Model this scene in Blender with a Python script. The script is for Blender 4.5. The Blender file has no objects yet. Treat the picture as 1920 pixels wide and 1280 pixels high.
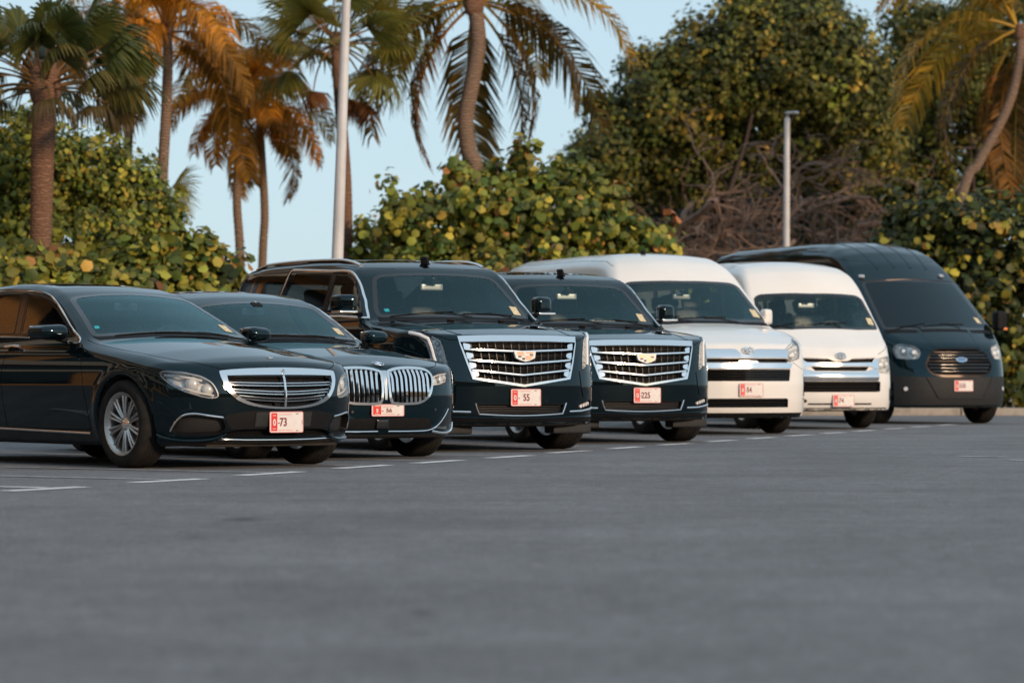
import bpy, bmesh, math, random, os
import numpy as np
from mathutils import Vector, Matrix
rng = np.random.default_rng(7)
random.seed(7)
S = bpy.context.scene
COL = S.collection
R = math.radians

# ---------------------------------------------------------------- camera
CAM_H, LENS, F_PX, HOR = 0.69, 112.5, 6000.0, 706.0
cam_d = bpy.data.cameras.new('camera')
cam = bpy.data.objects.new('camera', cam_d); COL.objects.link(cam)
cam.location = (0, 0, CAM_H)
cam.rotation_euler = (R(90) + math.atan((HOR - 640) / F_PX), 0, 0)
cam_d.lens = LENS; cam_d.sensor_width = 36.0
cam_d.clip_start = 0.1; cam_d.clip_end = 4000
cam_d.dof.use_dof = True; cam_d.dof.focus_distance = 26.5; cam_d.dof.aperture_fstop = 2.8
S.camera = cam

# ---------------------------------------------------------------- sky and sun
SUN_EL, SUN_AZ = 16.0, 140.0        # azimuth of the sun, clockwise from +Y (low, behind the camera)
w = bpy.data.worlds.new('World'); S.world = w; w.use_nodes = True
nt = w.node_tree
sky = nt.nodes.new('ShaderNodeTexSky'); sky.sky_type = 'NISHITA'; sky.sun_disc = False
sky.sun_elevation = R(SUN_EL); sky.sun_rotation = R(SUN_AZ)
sky.air_density = 1.0; sky.dust_density = 0.8; sky.ozone_density = 2.5
haze_mix = nt.nodes.new('ShaderNodeMix'); haze_mix.data_type = 'RGBA'        # thin bright cloud veil over the whole dome
haze_mix.inputs[0].default_value = 0.88; haze_mix.inputs[7].default_value = (1.98, 2.58, 2.98, 1)
nt.links.new(sky.outputs[0], haze_mix.inputs[6]); nt.links.new(haze_mix.outputs[2], nt.nodes['Background'].inputs[0])
nt.nodes['Background'].inputs[1].default_value = 0.15
sun_d = bpy.data.lights.new('sun', 'SUN'); sun_d.energy = 1.6; sun_d.angle = R(6.0); sun_d.color = (1.0, 0.68, 0.42)
sun = bpy.data.objects.new('sun', sun_d); COL.objects.link(sun)
sd = Vector((math.sin(R(SUN_AZ)) * math.cos(R(SUN_EL)), math.cos(R(SUN_AZ)) * math.cos(R(SUN_EL)), math.sin(R(SUN_EL))))
sun.rotation_euler = sd.to_track_quat('Z', 'Y').to_euler()
sun.location = sd * 60
S.view_settings.view_transform = 'Standard'; S.view_settings.look = 'None'
S.view_settings.gamma = 1.0; S.view_settings.exposure = 0.82; S.view_settings.use_curve_mapping = False
S.render.engine = 'CYCLES'
S.cycles.use_denoising = True
S.cycles.max_bounces = 8; S.cycles.transparent_max_bounces = 16; S.cycles.glossy_bounces = 4; S.cycles.diffuse_bounces = 3
S.cycles.sample_clamp_indirect = 6.0
S.cycles.blur_glossy = 0.1; S.cycles.caustics_reflective = False; S.cycles.caustics_refractive = False
# ---------------------------------------------------------------- materials
MATS = {}
def pmat(name, col, rough=0.5, metal=0.0, coat=0.0, spec=0.5, coat_rough=0.03, noise=None, bump=None, alpha=None, emit=None):
    m = bpy.data.materials.new(name); m.use_nodes = True
    nt = m.node_tree; b = nt.nodes['Principled BSDF']
    b.inputs['Base Color'].default_value = (*col, 1); b.inputs['Roughness'].default_value = rough
    b.inputs['Metallic'].default_value = metal; b.inputs['Coat Weight'].default_value = coat
    b.inputs['Coat Roughness'].default_value = coat_rough; b.inputs['Specular IOR Level'].default_value = spec
    if emit:
        b.inputs['Emission Color'].default_value = (*emit[:3], 1); b.inputs['Emission Strength'].default_value = emit[3]
    if noise:                       # (scale, colour 2, roughness amount)
        sc, c2, ra = noise
        tc = nt.nodes.new('ShaderNodeTexCoord'); n = nt.nodes.new('ShaderNodeTexNoise')
        n.inputs['Scale'].default_value = sc; n.inputs['Detail'].default_value = 5
        nt.links.new(tc.outputs['Object'], n.inputs['Vector'])
        mx = nt.nodes.new('ShaderNodeMix'); mx.data_type = 'RGBA'
        mx.inputs[6].default_value = (*col, 1); mx.inputs[7].default_value = (*c2, 1)
        cr = nt.nodes.new('ShaderNodeMapRange'); cr.inputs[1].default_value = 0.35; cr.inputs[2].default_value = 0.65
        nt.links.new(n.outputs[0], cr.inputs[0]); nt.links.new(cr.outputs[0], mx.inputs[0])
        nt.links.new(mx.outputs[2], b.inputs['Base Color'])
        if ra:
            m2 = nt.nodes.new('ShaderNodeMapRange'); m2.inputs[3].default_value = rough; m2.inputs[4].default_value = rough + ra
            nt.links.new(n.outputs[0], m2.inputs[0]); nt.links.new(m2.outputs[0], b.inputs['Roughness'])
        if bump:
            bp = nt.nodes.new('ShaderNodeBump'); bp.inputs['Strength'].default_value = bump[0]; bp.inputs['Distance'].default_value = bump[1]
            nt.links.new(n.outputs[0], bp.inputs['Height']); nt.links.new(bp.outputs[0], b.inputs['Normal'])
    if coat: b.inputs['Coat IOR'].default_value = 1.5
    MATS[name] = m
    return m
def glass_mat(name, tint, ior=1.5, rough=0.0, refl=(1, 1, 1)):
    m = bpy.data.materials.new(name); m.use_nodes = True; nt = m.node_tree
    for n in list(nt.nodes): nt.nodes.remove(n)
    o = nt.nodes.new('ShaderNodeOutputMaterial'); mx = nt.nodes.new('ShaderNodeMixShader')
    t = nt.nodes.new('ShaderNodeBsdfTransparent'); t.inputs[0].default_value = (*tint, 1)
    g = nt.nodes.new('ShaderNodeBsdfGlossy'); g.inputs['Roughness'].default_value = rough; g.inputs[0].default_value = (*refl, 1)
    f = nt.nodes.new('ShaderNodeFresnel'); f.inputs[0].default_value = ior
    nt.links.new(f.outputs[0], mx.inputs[0]); nt.links.new(t.outputs[0], mx.inputs[1]); nt.links.new(g.outputs[0], mx.inputs[2])
    nt.links.new(mx.outputs[0], o.inputs[0]); MATS[name] = m
    return m
pmat('paint_black', (0.002, 0.005, 0.007), 0.025, spec=0.55).node_tree.nodes['Principled BSDF'].inputs['Specular Tint'].default_value = (0.60, 0.85, 0.97, 1)
pmat('paint_navy', (0.002, 0.008, 0.012), 0.03, spec=0.55).node_tree.nodes['Principled BSDF'].inputs['Specular Tint'].default_value = (0.54, 0.84, 0.98, 1)
pmat('paint_white', (0.82, 0.81, 0.79), 0.30, 0.0, 0.8, 0.5, 0.06, noise=(1.2, (0.77, 0.76, 0.73), 0.05))
pmat('chrome', (0.86, 0.85, 0.85), 0.10, 1.0)
pmat('satin_chrome', (0.72, 0.72, 0.72), 0.22, 1.0)
pmat('black_chrome', (0.045, 0.038, 0.036), 0.3, 1.0)
pmat('black_plastic', (0.005, 0.005, 0.006), 0.6, spec=0.2, noise=(40, (0.008, 0.008, 0.009), 0.1))
pmat('grey_plastic', (0.018, 0.020, 0.022), 0.6, spec=0.3, noise=(30, (0.026, 0.028, 0.030), 0.1))
pmat('gloss_black', (0.006, 0.006, 0.007), 0.12, 0.0, 0.5)
pmat('gap', (0.002, 0.002, 0.002), 0.9, spec=0.1)
pmat('rubber', (0.014, 0.014, 0.014), 0.85, spec=0.2, noise=(18, (0.024, 0.022, 0.020), 0.08))
pmat('rim_silver', (0.58, 0.57, 0.56), 0.30, 0.85, noise=(9, (0.44, 0.42, 0.40), 0.15))
pmat('rim_dark', (0.10, 0.10, 0.105), 0.4, 0.8)
pmat('brake', (0.22, 0.21, 0.20), 0.45, 0.9)
pmat('lamp_chrome', (0.86, 0.87, 0.88), 0.35, 0.12, 0.4)
pmat('lamp_grey', (0.48, 0.50, 0.52), 0.35, 0.5)
pmat('lamp_bulb', (0.80, 0.82, 0.84), 0.2, 0.1, 0.6)
pmat('led_white', (0.85, 0.86, 0.88), 0.25, 0.0, 0.5)
pmat('amber', (0.75, 0.20, 0.02), 0.3, 0.0, 0.5)
pmat('plate_white', (0.80, 0.77, 0.76), 0.4, noise=(20, (0.74, 0.71, 0.70), 0.05))
pmat('plate_red', (0.72, 0.035, 0.030), 0.4)
pmat('plate_ink', (0.22, 0.015, 0.035), 0.5)
pmat('plate_black', (0.01, 0.01, 0.01), 0.5)
pmat('seat_dark', (0.12, 0.125, 0.13), 0.6, noise=(25, (0.15, 0.155, 0.16), 0.1))
pmat('seat_tan', (0.60, 0.37, 0.25), 0.55, noise=(25, (0.52, 0.31, 0.20), 0.1))
pmat('seat_grey', (0.34, 0.34, 0.34), 0.7, noise=(25, (0.20, 0.20, 0.20), 0.1))
pmat('cabin_light', (0.35, 0.34, 0.32), 0.9)
pmat('headliner', (0.22, 0.21, 0.20), 0.9)
pmat('dash', (0.05, 0.052, 0.055), 0.7, noise=(30, (0.04, 0.04, 0.042), 0.1))
pmat('underbody', (0.012, 0.011, 0.010), 0.9, noise=(6, (0.03, 0.024, 0.018), 0.0))
pmat('gold', (0.62, 0.34, 0.20), 0.25, 0.9)
pmat('emblem_blue', (0.03, 0.20, 0.50), 0.3, 0.0, 0.5)
pmat('emblem_white', (0.80, 0.80, 0.80), 0.3, 0.0, 0.5)
pmat('sticker', (0.75, 0.68, 0.48), 0.6, noise=(60, (0.55, 0.42, 0.22), 0.0))
pmat('sticker_teal', (0.02, 0.35, 0.42), 0.5)
glass_mat('windshield', (0.88, 0.97, 0.97), 1.54, 0.0, (0.62, 0.95, 1.0))
glass_mat('door_glass', (0.66, 0.74, 0.74), 1.7)
glass_mat('tint_glass', (0.22, 0.24, 0.24), 1.75)
glass_mat('lens_clear', (0.93, 0.95, 0.96), 1.45)

# ---------------------------------------------------------------- mesh helpers
def link(name, me, mat=None, parent=None):
    o = bpy.data.objects.new(name, me); COL.objects.link(o)
    if mat is not None and me is not None and len(me.materials) == 0: me.materials.append(MATS[mat] if isinstance(mat, str) else mat)
    if parent is not None: o.parent = parent
    return o
def tag(o, label=None, cat=None, group=None, kind=None):
    if label: o['label'] = label
    if cat: o['category'] = cat
    if group: o['group'] = group
    if kind: o['kind'] = kind
    return o
def empty(name, loc=(0, 0, 0), rz=0.0):
    o = bpy.data.objects.new(name, None); COL.objects.link(o); o.location = loc; o.rotation_euler = (0, 0, rz)
    o.empty_display_size = 0.2
    return o
class MB:
    """collects vertices and faces of one mesh"""
    def __init__(s): s.v = []; s.f = []; s.m = []; s.n = 0
    def add(s, V, F, mi=0):
        V = np.asarray(V, float).reshape(-1, 3); s.v.append(V)
        for f in F: s.f.append(tuple(int(i) + s.n for i in f)); s.m.append(mi)
        s.n += len(V); return s
    def mirror(s):
        """adds a copy reflected in y"""
        V = np.concatenate(s.v).copy(); V[:, 1] *= -1; F = list(s.f); M = list(s.m); n = s.n
        s.v.append(V); s.n += len(V)
        for f, mi in zip(F, M): s.f.append(tuple(i + n for i in reversed(f))); s.m.append(mi)
        return s
    def flip(s):
        """turns this into its own mirror image"""
        V = np.concatenate(s.v).copy(); V[:, 1] *= -1; s.v = [V]; s.f = [tuple(reversed(f)) for f in s.f]; return s
    def mesh(s, name, mats, smooth=True, angle=40):
        me = bpy.data.meshes.new(name)
        V = np.concatenate(s.v) if s.v else np.zeros((0, 3))
        me.from_pydata(V.tolist(), [], s.f)
        for m in ([mats] if isinstance(mats, str) else mats): me.materials.append(MATS[m])
        if len(set(s.m)) > 1: me.polygons.foreach_set('material_index', s.m)
        me.validate(); me.update()
        if smooth:
            me.polygons.foreach_set('use_smooth', [True] * len(me.polygons))
            try: me.set_sharp_from_angle(angle=R(angle))
            except Exception: pass
        return me
    def build(s, name, mats, parent=None, **k):
        me = s.mesh(name, mats, **k)
        o = bpy.data.objects.new(name, me); COL.objects.link(o); o.parent = parent
        return o
def box_vf(c, h, rot=None):
    c = np.array(c, float); h = np.array(h, float)
    V = np.array([[sx, sy, sz] for sx in (-1, 1) for sy in (-1, 1) for sz in (-1, 1)], float) * h
    if rot is not None: V = V @ np.array(rot).T
    return V + c, [(0, 1, 3, 2), (4, 6, 7, 5), (0, 4, 5, 1), (2, 3, 7, 6), (0, 2, 6, 4), (1, 5, 7, 3)]
def rotz(a): c, s = math.cos(a), math.sin(a); return np.array([[c, -s, 0], [s, c, 0], [0, 0, 1.0]])
def roty(a): c, s = math.cos(a), math.sin(a); return np.array([[c, 0, s], [0, 1, 0], [-s, 0, c]])
def rotx(a): c, s = math.cos(a), math.sin(a); return np.array([[1, 0, 0], [0, c, -s], [0, s, c]])
def rbox_vf(c, h, r=0.02, n=3, rot=None):
    """rounded box: a subdivided cube squashed to a superellipsoid-like block"""
    c = np.array(c, float); h = np.array(h, float); r = min(r, *(h * 0.98))
    k = n * 2 + 2
    g = np.concatenate([-1 + 0 * np.arange(1), np.linspace(-1, 1, k)[1:-1], [1]])
    ids = {}; V = []; F = []
    def vid(p):
        key = tuple(np.round(p, 5))
        if key not in ids: ids[key] = len(V); V.append(p)
        return ids[key]
    for ax in range(3):
        for sgn in (-1, 1):
            for i in range(k - 1):
                for j in range(k - 1):
                    q = []
                    for a, b in ((i, j), (i + 1, j), (i + 1, j + 1), (i, j + 1)):
                        p = [0, 0, 0]; p[ax] = sgn; p[(ax + 1) % 3] = g[a]; p[(ax + 2) % 3] = g[b]; q.append(vid(p))
                    F.append(tuple(q) if sgn > 0 else tuple(reversed(q)))
    V = np.array(V, float)
    # spread samples so that the ends carry the rounding
    A = np.sign(V) * np.where(np.abs(V) < 1, np.abs(V) ** 0.55, 1.0)
    P = A * h
    core = np.clip(P, -(h - r), h - r); d = P - core
    L = np.linalg.norm(d, axis=1, keepdims=True); L[L == 0] = 1
    out = np.where((np.abs(d) > 1e-9).sum(1, keepdims=True) >= 2, core + d / L * r, P)
    if rot is not None: out = out @ np.array(rot).T
    return out + c, F
def lathe_vf(prof, n=32, axis='y'):
    """prof: (radius, along) pairs, turned about the axis"""
    prof = np.array(prof, float); V = []; F = []
    for i in range(n):
        a = 2 * math.pi * i / n
        for r, t in prof:
            V.append((r * math.cos(a), t, r * math.sin(a)) if axis == 'y' else ((r * math.cos(a), r * math.sin(a), t) if axis == 'z' else (t, r * math.cos(a), r * math.sin(a))))
    m = len(prof)
    for i in range(n):
        for j in range(m - 1):
            a, b = i * m + j, ((i + 1) % n) * m + j
            F.append((a, b, b + 1, a + 1) if axis != 'y' else (a, a + 1, b + 1, b))
    return V, F
def sweep_vf(P, r, n=8, closed=False, r2=None, up=None, cap=True):
    """a tube through the points P; r may vary; r2 = second half-axis along 'up' (one vector or one per point)"""
    P = np.asarray(P, float); N = len(P)
    r = np.broadcast_to(np.asarray(r, float), (N,)); r2 = r if r2 is None else np.broadcast_to(np.asarray(r2, float), (N,))
    if closed: T = np.roll(P, -1, 0) - np.roll(P, 1, 0)
    else: T = np.gradient(P, axis=0)
    T /= np.maximum(np.linalg.norm(T, axis=1, keepdims=True), 1e-9)
    if up is None:
        U = np.zeros((N, 3)); u = np.array([0, 0, 1.0]) if abs(T[0][2]) < 0.9 else np.array([1.0, 0, 0])
        for i in range(N):
            u = u - T[i] * (u @ T[i]); u /= max(np.linalg.norm(u), 1e-9); U[i] = u
    else:
        U = np.broadcast_to(np.asarray(up, float), (N, 3)).copy(); U -= T * (U * T).sum(1, keepdims=True); U /= np.maximum(np.linalg.norm(U, axis=1, keepdims=True), 1e-9)
    B = np.cross(T, U)
    a = np.arange(n) * 2 * math.pi / n + math.pi / n
    V = P[:, None, :] + np.cos(a)[None, :, None] * B[:, None, :] * r[:, None, None] + np.sin(a)[None, :, None] * U[:, None, :] * r2[:, None, None]
    F = []
    for i in range(N if closed else N - 1):
        j = (i + 1) % N
        for k in range(n):
            l = (k + 1) % n; F.append((i * n + k, i * n + l, j * n + l, j * n + k))
    if cap and not closed: F.append(tuple(range(n - 1, -1, -1))); F.append(tuple((N - 1) * n + k for k in range(n)))
    return V.reshape(-1, 3), F
def smooth_poly(P, k=6, closed=False):
    """Catmull-Rom through the points"""
    P = np.asarray(P, float); n = len(P); out = []
    for i in range(n if closed else n - 1):
        if closed: p0, p1, p2, p3 = P[i - 1], P[i], P[(i + 1) % n], P[(i + 2) % n]
        else: p0, p1, p2, p3 = P[max(i - 1, 0)], P[i], P[i + 1], P[min(i + 2, n - 1)]
        for t in np.arange(k) / k:
            out.append(0.5 * ((2 * p1) + (-p0 + p2) * t + (2 * p0 - 5 * p1 + 4 * p2 - p3) * t * t + (-p0 + 3 * p1 - 3 * p2 + p3) * t ** 3))
    if not closed: out.append(P[-1])
    return np.array(out)
def round_poly(P, r=0.02, k=4):
    """polygon with its corners rounded"""
    P = np.asarray(P, float); n = len(P); out = []
    for i in range(n):
        a, b, c = P[i - 1], P[i], P[(i + 1) % n]
        da, dc = a - b, c - b; la, lc = np.linalg.norm(da), np.linalg.norm(dc)
        t = min(r, la * 0.48, lc * 0.48); p, q = b + da / la * t, b + dc / lc * t
        for s in np.linspace(0, 1, k + 1): out.append((1 - s) ** 2 * p + 2 * s * (1 - s) * b + s * s * q)
    return np.array(out)
def resample(P, step, closed=False):
    P = np.asarray(P, float)
    if closed: P = np.vstack([P, P[:1]])
    d = np.r_[0, np.cumsum(np.linalg.norm(np.diff(P, axis=0), axis=1))]
    n = max(2, int(math.ceil(d[-1] / step)) + 1); t = np.linspace(0, d[-1], n)
    if closed: t = t[:-1]
    return np.stack([np.interp(t, d, P[:, i]) for i in range(P.shape[1])], 1)
def in_poly(U, Vv, poly):
    poly = np.asarray(poly); x, y = poly[:, 0], poly[:, 1]; n = len(poly); ins = np.zeros(U.shape, bool); j = n - 1
    for i in range(n):
        c = ((y[i] > Vv) != (y[j] > Vv)) & (U < (x[j] - x[i]) * (Vv - y[i]) / (y[j] - y[i] + 1e-12) + x[i]); ins ^= c; j = i
    return ins
def inset_poly(P, d):
    """moves every corner inwards by d (negative: outwards)"""
    P = np.asarray(P, float); n = len(P)
    A = 0.5 * np.sum(P[:, 0] * np.roll(P[:, 1], -1) - np.roll(P[:, 0], -1) * P[:, 1]); s = 1 if A > 0 else -1
    out = []
    for i in range(n):
        e1 = P[i] - P[i - 1]; e2 = P[(i + 1) % n] - P[i]
        n1 = s * np.array([-e1[1], e1[0]]) / max(np.linalg.norm(e1), 1e-9); n2 = s * np.array([-e2[1], e2[0]]) / max(np.linalg.norm(e2), 1e-9)
        b = n1 + n2; b /= max(np.linalg.norm(b), 1e-9); c = max(b @ n1, 0.4); out.append(P[i] + b * d / c)
    return np.array(out)
def text_mesh(txt, size, mat, parent, name, M, depth=0.0008, bold=0.0, sx=1.0):
    cu = bpy.data.curves.new(name, 'FONT'); cu.body = txt; cu.size = size; cu.align_x = 'CENTER'; cu.align_y = 'CENTER'; cu.extrude = depth; cu.offset = bold
    t = bpy.data.objects.new(name, cu); COL.objects.link(t)
    me = bpy.data.meshes.new_from_object(t.evaluated_get(bpy.context.evaluated_depsgraph_get())); bpy.data.objects.remove(t)
    me.transform(M @ Matrix.Diagonal((sx, 1, 1, 1))); me.materials.clear(); me.materials.append(MATS[mat])
    o = bpy.data.objects.new(name, me); COL.objects.link(o); o.parent = parent
    return o
# ---------------------------------------------------------------- car bodies as smooth implicit solids
#<NUMPY>
def pl(pts, sig=0.0, step=0.005):
    """a curve through points (piecewise linear, then blurred by sig)"""
    p = np.array(sorted(pts), float); lo, hi = p[0, 0] - 1, p[-1, 0] + 1
    xs = np.arange(lo, hi, step); ys = np.interp(xs, p[:, 0], p[:, 1])
    if sig > 0:
        n = int(4 * sig / step) + 1; k = np.exp(-0.5 * (np.arange(-n, n + 1) * step / sig) ** 2); k /= k.sum()
        ys = np.convolve(np.pad(ys, n, mode='edge'), k, 'valid')
    return lambda t: np.interp(t, xs, ys)
def rmax(a, b, r):
    return np.minimum(np.maximum(a, b), -r) + np.hypot(np.maximum(a + r, 0), np.maximum(b + r, 0))
class Shape:
    """x forward from the front axle, y left, z up"""
    def __init__(s, **k):
        s.__dict__.update(k)
        s.topc = pl(k['top'], k.get('top_sig', 0.03)); s.bow = pl(k.get('bow', [(0, 0.1)]), 0.1); s.crown = pl(k['crown'], 0.15)
        s.plan = pl(k['plan'], 0.10); s.sec = pl(k['sec'], k.get('sec_sig', 0.03))
        s.nose = pl(k['nose'], k.get('nose_sig', 0.02)); s.pc = pl(k['nose_plan'], k.get('plan_sig', 0.04))
        s.rts = pl(k['r_ts'], 0.08); s.bot = pl(k['bottom'], 0.05)
        s.extra = k.get('extra')
    def topf(s, x, y):
        xx = x + s.bow(x) * y * y
        return s.topc(xx) - s.crown(x) * y * y
    def f(s, x, y, z):
        ay = np.abs(y); h = 0.02
        t = s.topf(x, ay); g = (s.topf(x + h, ay) - s.topf(x - h, ay)) / (2 * h)
        ft = (z - t) / np.sqrt(1 + g * g)
        W = s.plan(x) + s.sec(z)
        if hasattr(s, 'side'): W = W + s.side(x, z)
        for (ax, az, ra) in s.arches:
            d = np.hypot(x - ax, z - az); W = W + s.flare * np.exp(-((d - ra - 0.035) / 0.035) ** 2)
        ds = (s.sec(z + 0.01) - s.sec(z - 0.01)) / 0.02
        fs = (ay - W) / np.sqrt(1 + ds * ds)
        f = rmax(ft, fs, s.rts(x))
        xf = s.nose(z) + s.pc(ay)
        dn = (s.pc(ay + 0.01) - s.pc(ay - 0.01)) / 0.02
        ff = (x - xf) / np.sqrt(1 + dn * dn)
        f = rmax(f, ff, s.r_front)
        f = rmax(f, s.rear - x + 0.12 * ay * ay, 0.12)
        f = rmax(f, s.bot(x) - z, s.r_bot)
        if s.extra is not None: f = f + s.extra(x, ay, z)
        for (ax, az, ra) in s.arches:
            c = np.maximum(np.hypot(x - ax, (z - az)) - ra, (W - 0.32) - ay)
            f = rmax(f, -c, 0.012)
        return f
    def grad(s, P, h=0.004):
        G = np.empty_like(P)
        for i in range(3):
            A = P.copy(); B = P.copy(); A[:, i] += h; B[:, i] -= h
            G[:, i] = s.f(*A.T) - s.f(*B.T)
        L = np.linalg.norm(G, axis=1, keepdims=True); return G / np.maximum(L, 1e-9), L / (2 * h)
    def cast(s, P, d, L=6.0, step=0.02, start=None):
        """first hit of rays that come from P + d*L and travel along -d"""
        P = np.asarray(P, float); d = np.broadcast_to(np.asarray(d, float), P.shape)
        N = len(P); t = np.full(N, float(L)); hit = np.zeros(N, bool); best = np.full(N, 1e9); tb = t.copy(); prev = t.copy(); live = np.ones(N, bool)
        for i in range(260):
            k = np.where(live)[0]
            if len(k) == 0: break
            v = s.f(*(P[k] + d[k] * t[k][:, None]).T)
            ins = v < 0; hit[k[ins]] = True; live[k[ins]] = False
            o = k[~ins]; vo = v[~ins]; bt = vo < best[o]; best[o[bt]] = vo[bt]; tb[o[bt]] = t[o[bt]]
            prev[o] = t[o]; t[o] -= np.clip(vo * 0.7, 0.004, 0.5); live[o[t[o] < -L]] = False
        lo, hi = t.copy(), prev.copy()
        for _ in range(12):
            m = (lo + hi) / 2; v = s.f(*(P + d * m[:, None]).T); ins = v < 0
            lo = np.where(ins, m, lo); hi = np.where(ins, hi, m)
        t = np.where(hit, (lo + hi) / 2, tb)
        return P + d * t[:, None], hit
def surface_net(s, lo, hi, res):
    n = [int(math.ceil((b - a) / res)) + 1 for a, b in zip(lo, hi)]
    ax = [a + np.arange(k) * res for a, k in zip(lo, n)]
    F = s.f(*np.meshgrid(*ax, indexing='ij')).astype(np.float32)
    ins = F < 0
    c = [np.s_[:-1], np.s_[1:]]
    cnt = np.zeros([k - 1 for k in n], np.int8)
    for i in range(2):
        for j in range(2):
            for k in range(2): cnt += ins[c[i], c[j], c[k]]
    cells = np.argwhere((cnt > 0) & (cnt < 8)); idx = -np.ones(cnt.shape, np.int64); idx[tuple(cells.T)] = np.arange(len(cells))
    acc = np.zeros((len(cells), 3)); num = np.zeros(len(cells))
    corners = np.array([[i, j, k] for i in range(2) for j in range(2) for k in range(2)])
    for a in range(8):
        for b in range(a + 1, 8):
            if np.abs(corners[a] - corners[b]).sum() != 1: continue
            fa = F[tuple((cells + corners[a]).T)]; fb = F[tuple((cells + corners[b]).T)]
            m = (fa < 0) != (fb < 0); t = np.where(m, fa / np.where(m, fa - fb, 1), 0)
            acc += np.where(m[:, None], corners[a] + (corners[b] - corners[a]) * t[:, None], 0); num += m
    V = (cells + acc / num[:, None]) * res + np.array(lo)
    Q = []
    for d in range(3):
        e = [(d + 1) % 3, (d + 2) % 3]
        sl0 = [np.s_[:]] * 3; sl1 = [np.s_[:]] * 3; sl0[d] = np.s_[:-1]; sl1[d] = np.s_[1:]
        A, B = ins[tuple(sl0)], ins[tuple(sl1)]
        ed = np.argwhere(A != B)
        ok = np.ones(len(ed), bool)
        for q in e: ok &= (ed[:, q] > 0) & (ed[:, q] < n[q] - 1)
        ed = ed[ok]; out = A[tuple(ed.T)]
        u = np.zeros(3, int); v = np.zeros(3, int); u[e[0]] = 1; v[e[1]] = 1
        q = np.stack([idx[tuple((ed - o).T)] for o in (u + v, v, 0 * u, u)], 1)
        q[~out] = q[~out][:, ::-1]; Q.append(q)
    Q = np.concatenate(Q)
    for _ in range(4):
        g, L = s.grad(V); v = s.f(*V.T)[:, None] / np.maximum(L, 0.3)
        V = V - g * np.clip(v, -res, res)
    g, _ = s.grad(V)
    return V, Q, g
def view_axes(az, el=0.0):
    """direction towards the viewer and the horizontal picture axis"""
    a, e = math.radians(az), math.radians(el)
    d = np.array([math.cos(a) * math.cos(e), math.sin(a) * math.cos(e), math.sin(e)])
    u = np.array([-math.sin(a), math.cos(a), 0.0]); v = np.cross(d, u)
    return d, u, v
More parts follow.
